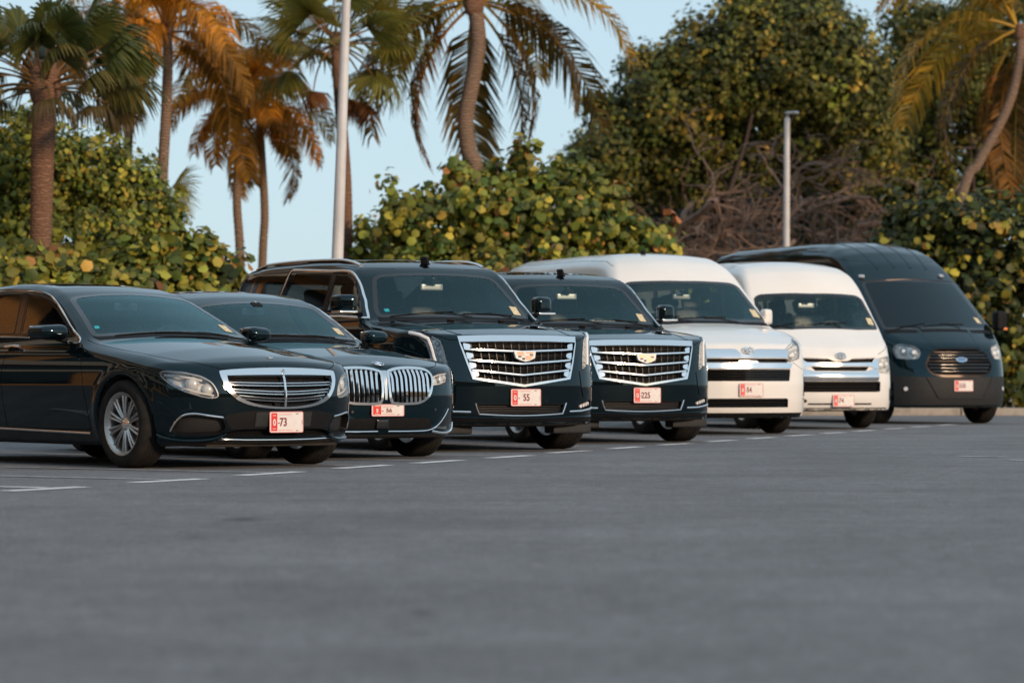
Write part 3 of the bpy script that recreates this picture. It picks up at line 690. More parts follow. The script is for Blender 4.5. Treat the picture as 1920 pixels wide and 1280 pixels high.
# ---------------------------------------------------------------- pieces that all vehicles have
def wheel(V, x, side, r, w, rim_r, ymid, style='ten', steer=0.0, detail=True):
    """side = +1 left, -1 right; outer face looks outwards"""
    o = empty('wheel', (x, side * ymid, r)); o.parent = V.root; o.rotation_euler = (0, 0, (math.pi if side < 0 else 0) + R(steer))
    h = w / 2; rr = rim_r
    prof = [(rr - .012, -h * .80), (rr + .012, -h * .98), (rr + (r - rr) * .45, -h * 1.06), (r - .022, -h * .98), (r - .004, -h * .80), (r, -h * .4), (r, h * .4), (r - .004, h * .80), (r - .022, h * .98), (rr + (r - rr) * .45, h * 1.06), (rr + .012, h * .98), (rr - .012, h * .80)]
    mb = MB(); mb.add(*lathe_vf(prof, 48))
    for t in (-.45, -.15, .15, .45):                    # tread grooves
        mb.add(*lathe_vf([(r + .0005, h * t - .004), (r + .0025, h * t - .003), (r + .0025, h * t + .003), (r + .0005, h * t + .004)], 48))
    mb.build('tyre', 'rubber', o)
    rim = MB(); rim.add(*lathe_vf([(rr - .02, -h * .8), (rr - .012, -h * .2), (rr - .03, h * .55), (rr - .014, h * .84), (rr + .012, h * .97), (rr + .016, h * .90)], 48))
    y0 = h * .80
    if style == 'ten':                                  # pairs of slim spokes that widen to the rim
        for k in range(10):
            a = 2 * math.pi * (k + .5) / 10
            for sgn in (-1, 1):
                P = []
                for t in np.linspace(0, 1, 6):
                    rad = .055 + (rr - .018 - .055) * t; off = sgn * (.008 + .012 * t ** 1.2)
                    P.append((rad * math.cos(a) - off * math.sin(a), y0 - .028 + .030 * t - .02 * t * t, rad * math.sin(a) + off * math.cos(a)))
                rim.add(*sweep_vf(P, np.linspace(.0085, .0135, 6), 6, r2=np.full(6, .016), up=(0, 1, 0)))
        hub = [(0.0, y0 - .006), (.03, y0 - .006), (.045, y0 - .014), (.066, y0 - .03), (.07, y0 - .06)]
    elif style == 'multi':
        for k in range(14):
            a = 2 * math.pi * k / 14
            P = [((.06 + (rr - .075) * t) * math.cos(a), y0 - .03 + .03 * t - .015 * t * t, (.06 + (rr - .075) * t) * math.sin(a)) for t in np.linspace(0, 1, 5)]
            rim.add(*sweep_vf(P, .013, 6, r2=np.full(5, .02), up=(0, 1, 0)))
        hub = [(0.0, y0 - .01), (.04, y0 - .01), (.07, y0 - .03), (.075, y0 - .06)]
    else:                                               # steel wheel with holes and a domed cap
        rim.add(*lathe_vf([(.10, y0 - .02), (.13, y0 - .035), (rr - .05, y0 - .05), (rr - .02, y0 - .03)], 40))
        hub = [(0.0, y0 + .01), (.05, y0 + .008), (.09, y0 - .005), (.10, y0 - .03)]
    rim.build('rim', 'rim_silver', o)
    hb = MB(); hb.add(*lathe_vf(hub, 24)); hb.build('hub_cap', 'chrome' if style == 'ten' else 'rim_silver', o)
    if detail:
        bd = MB(); bd.add(*lathe_vf([(.03, -.02), (.05, .02), (rr * .72, .02), (rr * .72, -.01), (.05, -.02)], 32)); bd.build('brake_disc', 'brake', o)
        cal = MB(); cal.add(*rbox_vf((-rr * .62, .01, .03), (.035, .05, .085), .015)); cal.build('brake_caliper', 'rim_dark', o)
    return o
def tangent_frame(V, u, v, az=0, el=0, off=0.004):
    P, g = V.on([(u, v)], az, el, off); n = Vector(g[0]); up = Vector((0, 0, 1)); x = up.cross(n).normalized(); y = n.cross(x)
    M = Matrix((x, y, n)).transposed().to_4x4(); M.translation = Vector(P[0]); return M
def disc_mb(r, rx=1.0, n=32, h=.003, r_in=0.0):
    mb = MB(); V_, F = lathe_vf([(r_in, h), (r - .001, h), (r, h * .6), (r, -h)] if r_in == 0 else [(r_in, -h), (r_in, h * .7), (r_in + .0008, h), (r - .001, h), (r, h * .6), (r, -h)], n, 'z')
    V_ = np.array(V_); V_[:, 0] *= rx; mb.add(V_, F); return mb
def put(mb, name, mat, parent, M, **k):
    o = mb.build(name, mat, parent, **k); o.matrix_local = M; return o
def plate(V, u, z, number, h=.152, w=.305, dx=0.008, mark='0', shift=0.0, sx=.8, size=None):
    """registration plate, upright, standing just off the skin"""
    P, g = V.on([(u - w * .45, z), (u + w * .45, z), (u, z - h * .45), (u, z + h * .45)], 0)
    x = P[:, 0].max() + dx
    M = Matrix.Translation((x, u, z)) @ Matrix(((0, 0, 1, 0), (1, 0, 0, 0), (0, 1, 0, 0), (0, 0, 0, 1)))
    def plane(x0, x1, y0, y1, t=.0012, r=.004):
        mb = MB(); p = round_poly([(x0, y0), (x1, y0), (x1, y1), (x0, y1)], r, 2); n = len(p)
        mb.add([(a, b, t) for a, b in p] + [(a, b, -t) for a, b in p], [tuple(range(n))] + [(i, i + n, (i + 1) % n + n, (i + 1) % n) for i in range(n)]); return mb
    base = plane(-w / 2, w / 2, -h / 2, h / 2, .003, .012); o = put(base, 'licence_plate', 'plate_white', V.root, M, smooth=False)
    def sub(mb, name, mat, dz): return put(mb, name, mat, o, Matrix.Translation((0, 0, dz)), smooth=False)
    rim = MB(); pr = round_poly([(-w / 2, -h / 2), (w / 2, -h / 2), (w / 2, h / 2), (-w / 2, h / 2)], .012, 3)
    rim.add(*sweep_vf([(a, b, .002) for a, b in pr], .0035, 6, True)); sub(rim, 'border', 'plate_pink', 0)
    bx = -w / 2 + .012; bw = .055 if h > .12 else .075
    sub(plane(bx, bx + bw, -h / 2 + .010, h / 2 - .008, .0008, .002), 'red_band', 'plate_red', .0042)
    T = lambda x, y, zz=.006: Matrix.Translation((x, y, zz))
    text_mesh(mark, .066 if h > .12 else .044, 'plate_white', o, 'mark', T(bx + bw / 2, -.004), bold=.0022, sx=.8)
    s = size or (.088 if h > .12 else .046); ty = -.002
    text_mesh('-', .06, 'plate_ink', o, 'dash', T(bx + bw + .014, ty), bold=.0005)
    n = len(number); tx = bx + bw + .055 + .012 * (n - 2) if h > .12 else bx + bw + .075
    text_mesh(number, s, 'plate_ink', o, 'number', T(tx + shift, ty), bold=.0014 if h > .12 else .0008, sx=sx if h > .12 else 1.25)
    rb = MB()
    for y in ((h / 2 - .026, -h / 2 + .026) if h > .12 else (h / 2 - .014, -h / 2 + .017)): rb.add(*rbox_vf((bx + bw / 2, y, .0055), (bw * .30, .0042, .0006), .0005))
    sub(rb, 'band_print', 'plate_pink', 0)['kind'] = 'stuff'
    st = MB()
    for (x0, x1, y) in ((bx + bw + .02, .05, h / 2 - .018), (bx + bw + .015, .06, -h / 2 + .016)):
        for a in np.arange(x0, x1, .011): st.add(*box_vf((a, y, .0045), (.0040, .0030, .0005)))
    sub(st, 'small_print', 'plate_pink', 0)['kind'] = 'stuff'
    for y in (h / 2 - .014, -h / 2 + .012):
        bo = MB(); bo.add(*rbox_vf((w / 2 - .055, y, .0045), (.011, .0022, .001), .0005)); sub(bo, 'slot', 'plate_black', 0)
    if h > .12: sub(plane(w / 2 - .012, w / 2 - .006, -.016, .014, .0006, .001), 'sticker', 'lamp_grey', .0042)
    return o
pmat('plate_pink', (0.80, 0.36, 0.36), 0.45)
def mirror_housing(V, x, y, z, l=.115, hw=.10, hh=.075, mat=None, tilt=0.0, arm=True, chrome=False, arm_to=None, square=False):
    """door mirrors on both sides; l = half length along the car"""
    for sgn in (1, -1):
        mb = MB(); Vv, F = rbox_vf((0, 0, 0), (l * .55, hw, hh), min(hh, l * .5) * (.55 if square else .9), 4)
        Vv = Vv.copy(); t = (Vv[:, 1] / hw + 1) / 2                      # 0 at the door, 1 outside
        Vv[:, 2] *= (1 - .28 * t ** 2) if not square else (1 - .08 * t); front = Vv[:, 0] > 0
        Vv[:, 0] -= .05 * t ** 2
        Vv[front, 0] *= 1.25; Vv = Vv @ rotz(R(-8)).T; Vv[:, 1] *= sgn
        if sgn < 0: F = [tuple(reversed(f)) for f in F]
        mb.add(Vv + np.array([x, sgn * y, z]), F); o = mb.build('door_mirror', mat or V.paint, V.root)
        gl = MB(); G, F2 = rbox_vf((-l * .55 - .004, 0, 0), (.004, hw * .82, hh * .78), .003); G = G @ rotz(R(-8)).T; G[:, 1] *= sgn
        if sgn < 0: F2 = [tuple(reversed(f)) for f in F2]
        gl.add(G + np.array([x, sgn * y, z]), F2); gl.build('mirror_glass', 'chrome', o)
        if arm:
            a = arm_to or (x + .02, y - hw - .10, z - hh * .9)
            am = MB(); am.add(*sweep_vf([(x + .01, sgn * (y - hw * .5), z - hh * .75), ((x + a[0]) / 2, sgn * (y + a[1] - hw * .5) / 2, (z - hh * .8 + a[2]) / 2), (a[0], sgn * a[1], a[2])], [.032, .03, .036], 8, r2=[.02, .02, .026])); am.build('mirror_arm', 'black_plastic', o)
        if chrome:
            st = MB(); st.add(*rbox_vf((x + .012, sgn * y, z - hh * (.92 if square else .25)), (l * .62, hw * (.99 if square else .9), .011), .006)); st.build('mirror_trim', 'chrome', o)
def seat(V, x, y, z, mat, w=.25, hb=.62, back=12, head=True):
    mb = MB(); rt = roty(R(-back))
    mb.add(*rbox_vf((x + .05, y, z), (.26, w, .07), .05))
    c = np.array([x - .22, y, z + .02]); mb.add(*rbox_vf(c + rt @ np.array([0, 0, hb / 2]), (.06, w * .94, hb / 2), .05, rot=rt))
    o = mb.build('seat', mat, V.root)
    if head:
        hd = MB(); hd.add(*rbox_vf(c + rt @ np.array([.01, 0, hb + .12]), (.045, .13, .09), .04, rot=rt)); hd.add(*sweep_vf([c + rt @ np.array([0, .05, hb - .02]), c + rt @ np.array([0, .05, hb + .06])], .006, 6)); hd.add(*sweep_vf([c + rt @ np.array([0, -.05, hb - .02]), c + rt @ np.array([0, -.05, hb + .06])], .006, 6))
        hd.build('headrest', mat, o)
def steering(V, x, y, z, r=.185, tilt=25, mat='dash'):
    rt = roty(R(90 - tilt)) ; a = np.linspace(0, 2 * math.pi, 32, endpoint=False)
    ring = np.stack([r * np.cos(a), r * np.sin(a), 0 * a], 1) @ rt.T + np.array([x, y, z])
    mb = MB(); mb.add(*sweep_vf(ring, .015, 8, True)); c = np.array([x, y, z])
    for t in (0, math.pi, math.pi * 1.5 if False else math.pi / 2): mb.add(*sweep_vf([c, c + rt @ np.array([r * math.sin(t + math.pi / 2) * .97, r * math.cos(t + math.pi / 2) * .97, 0])], .014, 6))
    mb.add(*rbox_vf(c, (.03, .06, .05), .02)); mb.add(*sweep_vf([c, c + np.array([.28, 0, -.14])], .03, 8))
    mb.build('steering_wheel', mat, V.root)
def dash(V, x0, x1, z, hw, mat='dash'):
    """dashboard block under the windscreen"""
    mb = MB(); mb.add(*rbox_vf(((x0 + x1) / 2, 0, z - .12), (abs(x1 - x0) / 2, hw, .13), .07, 4))
    mb.add(*rbox_vf(((x0 + x1) / 2 - abs(x1 - x0) * .25, .37, z + .005), (.10, .16, .05), .04, 3)); mb.build('dashboard', mat, V.root)
def inner_mirror(V, x, z, w=.11):
    x -= .09
    mb = MB(); mb.add(*rbox_vf((x, 0, z), (.014, w, .033), .012)); mb.add(*sweep_vf([(x, 0, z), (x + .05, 0, z + .09)], .012, 6)); o = mb.build('rear_view_mirror', 'lamp_grey', V.root)
    pod = MB(); pod.add(*rbox_vf((x + .07, 0, z + .06), (.04, .05, .012), .01, rot=roty(R(25)))); pod.build('sensor_pod', 'black_plastic', o)
def wiper(V, P3, blade, az=0, el=45):
    """arm through three 3-D points near the glass, blade = two 3-D points"""
    mb = V.tube_mb(smooth_poly(V.uv(P3, az, el), 6), az, .004, .009, el); b = V.tube_mb(V.uv(blade, az, el), az, .0035, .006, el, r2=.005)
    mb.add(np.concatenate(b.v), b.f); mb.build('wiper', 'black_plastic', V.root)
def windshield(V, P3, el=45, frit=.045, sticker=None, mat='windshield', top_band=None):
    p = round_poly(V.uv(P3, 0, el), .05, 4)
    V.hole(p, 0, el, cond=lambda C: C[:, 2] > .5)
    g = V.patch('windscreen', p, 0, mat, .001, .004, el, grid=.06)[0]
    V.patch('frit_band', p, 0, 'gloss_black', .0025, .006, el, parent=g, ring=inset_poly(p, frit), grid=.08)
    return g
def side_glass(V, name, p, mat='tint_glass', r=.03, frame=.012, fmat='gloss_black', az=-90, both=True):
    p = round_poly(p, r, 3); V.hole(p, az, both=both)
    o = V.patch(name, p, az, mat, .0, .003, both=both, grid=.08)
    if frame:
        for k, g in enumerate(o):
            mb = V.patch_mb(p, az, .004, .012, grid=.08, ring=inset_poly(p, frame))
            if k: mb.flip()
            mb.build('window_seal', fmat, g)
    return o
def rear_glass(V, P3, el, mat='door_glass'):
    p = round_poly(V.uv(P3, 180, el), .05, 3); V.hole(p, 180, el, cond=lambda C: C[:, 0] < -1.0)
    g = V.patch('rear_window', p, 180, mat, .001, .004, el, grid=.1)[0]
def headliner(V, x0, x1, hw, off=-.05):
    V.patch('headliner', V.uv([(x0, hw, 0), (x0, -hw, 0), (x1, -hw, 0), (x1, hw, 0)], 0, 90), 0, 'cabin_light', off, 0, 90, grid=.25)
    mb = MB(); mb.add(*box_vf(((x0 + x1) / 2, 0, .34), (abs(x1 - x0) / 2 + .3, hw + .15, .01))); mb.build('cabin_floor', 'seat_dark', V.root, smooth=False)
def recess(V, p, az, depth=.06, mat='black_plastic', frame=None, frame_mat='chrome', name='grille', both=False, el=0.0, frame_off=.008, parent=None, grid=.05):
    """an opening in the skin with a back wall; frame = width of the surround"""
    V.hole(p, az, el, both=both)
    o = V.patch(name, inset_poly(p, -.012), az, mat, -depth, 0, el, both=both, parent=parent, grid=grid)
    for k, g in enumerate(o):
        mb = V.patch_mb(p, az, .001, depth + .004, el, grid=.2, ring=inset_poly(p, .004))
        if k: mb.flip()
        mb.build('reveal', 'black_plastic', g)
        if frame:
            mb = V.patch_mb(inset_poly(p, -frame * .4), az, frame_off, .03, el, grid=.05, ring=inset_poly(p, frame * .6))
            if k: mb.flip()
            mb.build('surround', frame_mat, g)
    return o
def headlight(V, p, az, el=0.0, depth=.07, back='lamp_chrome', bulbs=(), strips=(), both=True, edge=.008, waves=True):
    """clear cover over a reflector; bulbs = (u, v, r), strips = polylines with a radius"""
    V.hole(p, az, el, both=both)
    for k in range(2 if both else 1):
        mb = V.patch_mb(p, az, .002, .006, el, grid=.04)
        if k: mb.flip()
        o = mb.build('headlight', 'lens_clear', V.root)
        def sub(mb, name, mat):
            if k: mb.flip()
            mb.build(name, mat, o)
        fn = (lambda a, b: .018 * np.sin(a * 34 + 1) * np.sin(b * 41 + 2)) if waves else None
        sub(V.patch_mb(inset_poly(p, -.008), az, -depth, 0, el, grid=.02, fn=fn), 'reflector', back)
        sub(V.patch_mb(p, az, -.002, depth + .01, el, grid=.2, ring=inset_poly(p, edge)), 'bezel', 'lamp_grey' if back == 'lamp_chrome' else 'black_plastic')
        for (u, v, r) in bulbs:
            P, g = V.on([(u, v)], az, el, -depth * .55); b = MB(); T = np.array(tangent_frame(V, u, v, az, el))[:3, :3]
            pr = [(r * 1.15, -.02), (r * 1.18, .006), (r * 1.05, .010), (r, .0)] + [(r * math.cos(t), r * .55 * math.sin(t)) for t in np.linspace(0, math.pi / 2, 7)]
            L, F = lathe_vf(pr, 24, 'z'); b.add(np.array(L) @ T.T + P[0], F); sub(b, 'projector', 'lamp_bulb')
        for (pts, r, m) in strips:
            sub(V.tube_mb(pts, az, r, -depth * .35, el, step=.02), 'led_strip', m)
def emblem_star(V, u, v, r, az=0, el=0, off=.004):
    M = tangent_frame(V, u, v, az, el, off); o = put(disc_mb(r, r_in=r * .84), 'emblem', 'chrome', V.root, M)
    mb = MB()
    for k in range(3):
        a = R(90 + 120 * k); t = np.array([math.cos(a), math.sin(a), 0]) * r * .9; n = np.array([-math.sin(a), math.cos(a), 0]) * r * .14
        mb.add([t, n, -n, (0, 0, .004), t * .02], [(0, 1, 3), (0, 3, 2)])
    mb.build('star', 'chrome', o, smooth=False)
# ---------------------------------------------------------------- black sedan with the oval chrome grille
def common_regions(V, hood_fn, doors, belt, bumper_z, bumper_x):
    V.region('underbody', lambda C, N: (N[:, 2] < -.75) & (C[:, 2] < .5), 'underbody')
    for sx in (1, -1):
        for sy in (1, -1): V.region('wheel_well', lambda C, N, a=sx, b=sy: V.well(C) & ((C[:, 0] + 1.4) * a > 0) & (C[:, 1] * b > 0), 'underbody')
    V.region('hood', hood_fn)
    for sgn in (-1, 1):
        for (x0, x1, z0, z1) in doors:
            V.region('door', lambda C, N, s=sgn, a=x0, b=x1, c=z0, d=z1: (C[:, 0] < a) & (C[:, 0] > b) & (C[:, 2] > c) & (C[:, 2] < d) & (C[:, 1] * s > .4) & (N[:, 1] * s > .5))
    V.region('front_bumper', lambda C, N: (C[:, 2] < bumper_z(C)) & (C[:, 0] > bumper_x))
def _well(V):
    def f(C):
        m = np.zeros(len(C), bool)
        for (ax, az, ra) in V.sh.arches:
            W = V.sh.plan(C[:, 0]) + V.sh.sec(C[:, 2])
            m |= (np.hypot(C[:, 0] - ax, C[:, 2] - az) < ra + .012) & (np.abs(C[:, 1]) < W - .012)
        return m
    return f
Vehicle.well = property(_well)

def build_sedan():
    V = Vehicle('parked_sedan', 'black sedan with oval chrome grille of horizontal bars, plate 73, frontmost of the parked row', 'car', SH['sedan'], (*POSE['sedan'][0], 0), POSE['sedan'][1], 'paint_black', .024, 'vehicles parked in the row')
    # glass
    P3 = [(-.615, 0, 1.02), (-.64, .4, 1.0), (-.72, .715, .985), (-.80, .70, 1.05), (-1.29, .575, 1.30), (-1.34, .50, 1.325), (-1.36, .25, 1.345), (-1.365, 0, 1.352)]
    P3 = P3 + [(x, -y, z) for x, y, z in P3[-2:0:-1]]
    ws = windshield(V, P3)
    side_glass(V, 'front_door_glass', [(-1.70, 1.03), (-1.88, 1.352), (-1.6, 1.328), (-1.34, 1.237), (-1.05, 1.09), (-.90, 1.00)], 'door_glass')
    side_glass(V, 'rear_door_glass', [(-1.80, 1.032), (-1.98, 1.357), (-2.4, 1.358), (-2.75, 1.305), (-2.98, 1.20), (-2.90, 1.05)])
    V.patch('pillar_cover', [(-1.71, 1.03), (-1.79, 1.031), (-1.97, 1.356), (-1.89, 1.353)], -90, 'gloss_black', .003, .004, both=True)
    tr = smooth_poly([(-.745, .955), (-1.0, 1.085), (-1.32, 1.25), (-1.58, 1.345), (-1.92, 1.377), (-2.4, 1.378), (-2.8, 1.318), (-3.07, 1.2), (-3.0, 1.04), (-2.4, 1.015), (-1.7, 1.005), (-1.2, .985)], 5, True)
    V.tube('window_trim', tr, -90, 'chrome', .009, .003, both=True, closed=True, r2=.008)
    rear_glass(V, [(-2.95, .50, 1.38), (-3.0, 0, 1.39), (-2.95, -.50, 1.38), (-3.55, -.66, 1.18), (-3.62, 0, 1.16), (-3.55, .66, 1.18)], 55)
    # lights and grille
    hl = round_poly([(-.311, .726), (-.255, .737), (-.113, .727), (.024, .697), (.10, .655), (.139, .600), (.159, .536), (.094, .526), (.002, .546), (-.107, .580), (-.207, .628), (-.274, .678)], .03, 3)
    headlight(V, hl, -45, bulbs=[(-.045, .645, .042), (.075, .60, .036)], strips=[([(-.27, .705), (-.16, .70), (-.05, .685), (.03, .665)], .009, 'led_white'), ([(-.17, .62), (-.06, .59), (.04, .565), (.12, .55)], .008, 'led_white')])
    go = [(-.525, .712), (-.49, .731), (-.28, .744), (0, .750), (.28, .744), (.49, .731), (.525, .712), (.508, .634), (.468, .566), (.40, .511), (.28, .472), (.10, .452), (-.10, .452), (-.28, .472), (-.40, .511), (-.468, .566), (-.508, .634)]
    gi = [(-.475, .690), (-.45, .694), (-.28, .697), (0, .698), (.28, .697), (.45, .694), (.475, .690), (.468, .634), (.435, .576), (.375, .529), (.265, .489), (.095, .467), (-.095, .467), (-.265, .489), (-.375, .529), (-.435, .576), (-.468, .634)]
    go = smooth_poly(go, 3, True); gi = smooth_poly(gi, 3, True)
    V.hole(inset_poly(gi, .004), 0)
    gr = V.patch('grille', inset_poly(gi, -.02), 0, 'black_plastic', -.06, 0)[0]
    V.patch('grille_frame', go, 0, 'chrome', .016, .05, parent=gr, ring=gi, grid=.06)
    for (zl, zc) in ((.640, .632), (.588, .568), (.541, .515)):
        h = {.640: .470, .588: .445, .541: .395}[zl]
        pts = smooth_poly([(-h, zl), (-h * .5, zl * .3 + zc * .7), (0, zc), (h * .5, zl * .3 + zc * .7), (h, zl)], 6)
        V.patch('grille_bar', np.vstack([pts + [0, .013], (pts - [0, .013])[::-1]]), 0, 'gloss_black', -.012, .02, parent=gr)
        for dz in (.011, -.011): V.tube('grille_bar', pts + [0, dz], 0, 'chrome', .0048, -.006, parent=gr, r2=.006)
    V.tube('grille_bar', [(0, .70), (0, .465)], 0, 'chrome', .011, .002, parent=gr, r2=.010)
    cm = MB(); cm.add(*rbox_vf((.80, -.05, .478), (.02, .028, .018), .008)); cm.build('front_camera', 'black_plastic', gr)
    emblem_star(V, 0, .724, .016, 0, 0, .018)
    emblem_star(V, 0, V.uv([(.64, 0, .835)], 0, 60)[0][1], .026, 0, 60)
    # bumper
    it = round_poly([(-.440, .290), (-.408, .350), (-.355, .398), (-.275, .410), (-.063, .384), (-.027, .306), (-.08, .255), (-.353, .251), (-.425, .268)], .03, 3)
    for k, o in enumerate(recess(V, it, -30, .05, 'grille_mesh', name='side_intake', both=True)): pass
    arc = smooth_poly([(-.447, .285), (-.412, .352), (-.358, .402), (-.275, .415), (-.17, .402), (-.06, .388)], 5)
    V.tube('intake_trim', arc, -30, 'chrome', .007, .004, both=True, r2=.006)
    V.patch('bumper_band', round_poly([(-.50, .405), (-.30, .435), (.30, .435), (.50, .405), (.455, .30), (-.455, .30)], .03), 0, 'black_plastic', .002, .006)
    recess(V, round_poly([(-.46, .285), (-.36, .302), (.36, .302), (.46, .285), (.52, .243), (-.52, .243)], .015), 0, .05, 'black_plastic', name='lower_intake')
    V.tube('lower_trim', [(-.52, .228), (-.3, .222), (0, .220), (.3, .222), (.52, .228)], 0, 'chrome', .006, .006, r2=.006, taper=.03)
    lip = smooth_poly([(-.85, .262), (-.80, .232), (-.70, .222), (-.56, .232), (-.47, .268)], 5)
    V.tube('front_lip', lip, 0, 'paint_black', .012, .006, both=True, r2=.022)
    V.patch('plate_holder', [(-.255, .425), (.255, .425), (.255, .318), (-.255, .318)], 0, 'grey_plastic', .008, .02)
    plate(V, .006, .349, '73')
    ap = MB(); ap.add(*rbox_vf((.50, 0, .175), (.18, .60, .012), .01)); 
    ap.build('undertray', 'underbody', V.root)
    # sides
    mirror_housing(V, -.93, .985, 1.035, .20, .115, .062, arm_to=(-.88, .84, .97), chrome=False)
    V.patch('sail_panel', [(-.90, 1.0), (-1.04, 1.08), (-.95, 1.05), (-.76, .965), (-.80, .962)], -90, 'gloss_black', .002, .004, both=True)
    V.tube('sill_trim', [(-.50, .258), (-1.5, .275), (-2.5, .29)], -90, 'chrome', .009, .006, both=True, r2=.005)
    for x in (-1.66, -2.62):
        hd = V.tube('door_handle', [(x - .11, .912), (x, .918), (x + .11, .912)], -90, 'chrome', .012, .028, both=True, r2=.010)
        V.patch('handle_recess', round_poly([(x - .09, .895), (x + .07, .895), (x + .07, .935), (x - .09, .935)], .018), -90, 'gap', .001, .003, both=True)
    V.gap([(-.70, .945), (-.62, .88), (-.545, .70), (-.50, .45), (-.485, .29)], -90); V.gap([(-1.745, 1.0), (-1.745, .7), (-1.72, .29)], -90)
    V.gap([(-.485, .285), (-1.72, .285), (-2.45, .29)], -90); V.gap([(-2.95, 1.03), (-2.85, .88), (-2.62, .72), (-2.45, .5), (-2.45, .29)], -90)
    V.gap(V.uv([(-.70, .775, .96), (-.2, .775, .9), (.2, .755, .86), (.48, .70, .80), (.64, .60, .77), (.72, .50, .745), (.76, .30, .745), (.78, 0, .75)], 0, 70), 0, 70)
    V.gap([(-.36, .66), (-.30, .625), (-.24, .615)], -45)
    # cowl, wipers
    cw = V.uv([(-.52, 0, 1.0), (-.555, .4, .99), (-.64, .70, .97), (-.72, .715, .985), (-.64, .4, 1.0), (-.615, 0, 1.02), (-.64, -.4, 1.0), (-.72, -.715, .985), (-.64, -.70, .97), (-.555, -.4, .99)], 0, 60)
    V.patch('cowl_panel', cw, 0, 'black_plastic', .002, .004, 60)
    wiper(V, [(-.60, .30, 1.02), (-.62, .0, 1.03), (-.63, -.2, 1.03)], [(-.635, .05, 1.03), (-.65, -.55, 1.01)]); wiper(V, [(-.61, .62, 1.0), (-.65, .4, 1.02), (-.64, .2, 1.03)], [(-.665, .52, 1.01), (-.63, .05, 1.03)])
    # cabin
    dash(V, -.72, -1.12, .99, .66)
    for y in (-.37, .37): seat(V, -1.72, y, .50, 'seat_dark')
    for y in (-.38, .0, .38): seat(V, -2.62, y, .50, 'seat_dark', w=.22)
    steering(V, -1.20, .37, .93); inner_mirror(V, -1.27, 1.25)
    V.patch('windscreen_sticker', V.uv([(-.80, -.60, 1.06), (-.80, -.64, 1.06), (-.84, -.63, 1.08), (-.84, -.59, 1.08)], 0, 45), 0, 'sticker_teal', .004, .001, 45, parent=ws)
    V.patch('windscreen_sticker', V.uv([(-.78, .56, 1.03), (-.78, .64, 1.03), (-.88, .63, 1.09), (-.88, .55, 1.09)], 0, 45), 0, 'sticker', .004, .001, 45, parent=ws)
    fin = MB(); fin.add(*rbox_vf((-3.0, 0, 1.385), (.07, .02, .03), .018)); fin.build('roof_antenna', 'paint_black', V.root)
    common_regions(V, lambda C, N: (C[:, 0] > -.62) & (np.abs(C[:, 1]) < .775 - .25 * np.clip(C[:, 0] - .35, 0, 1)) & (N[:, 2] > .45) & (C[:, 2] > .7), [(-.55, -1.74, .29, 1.4), (-1.74, -2.75, .29, 1.4)], .95, lambda C: .52, .35)
    headliner(V, -1.42, -2.9, .48)
    V.finish()
    for x, yy in ((0, .802), (-2.94, .802)):
        for s in (1, -1): wheel(V, x, s, .335, .235, .232, yy, 'ten', steer=0, detail=(x == 0))
    return V
pmat('grille_mesh', (0.016, 0.016, 0.017), 0.6, noise=(160, (0.004, 0.004, 0.004), 0.0))
sedan = build_sedan()
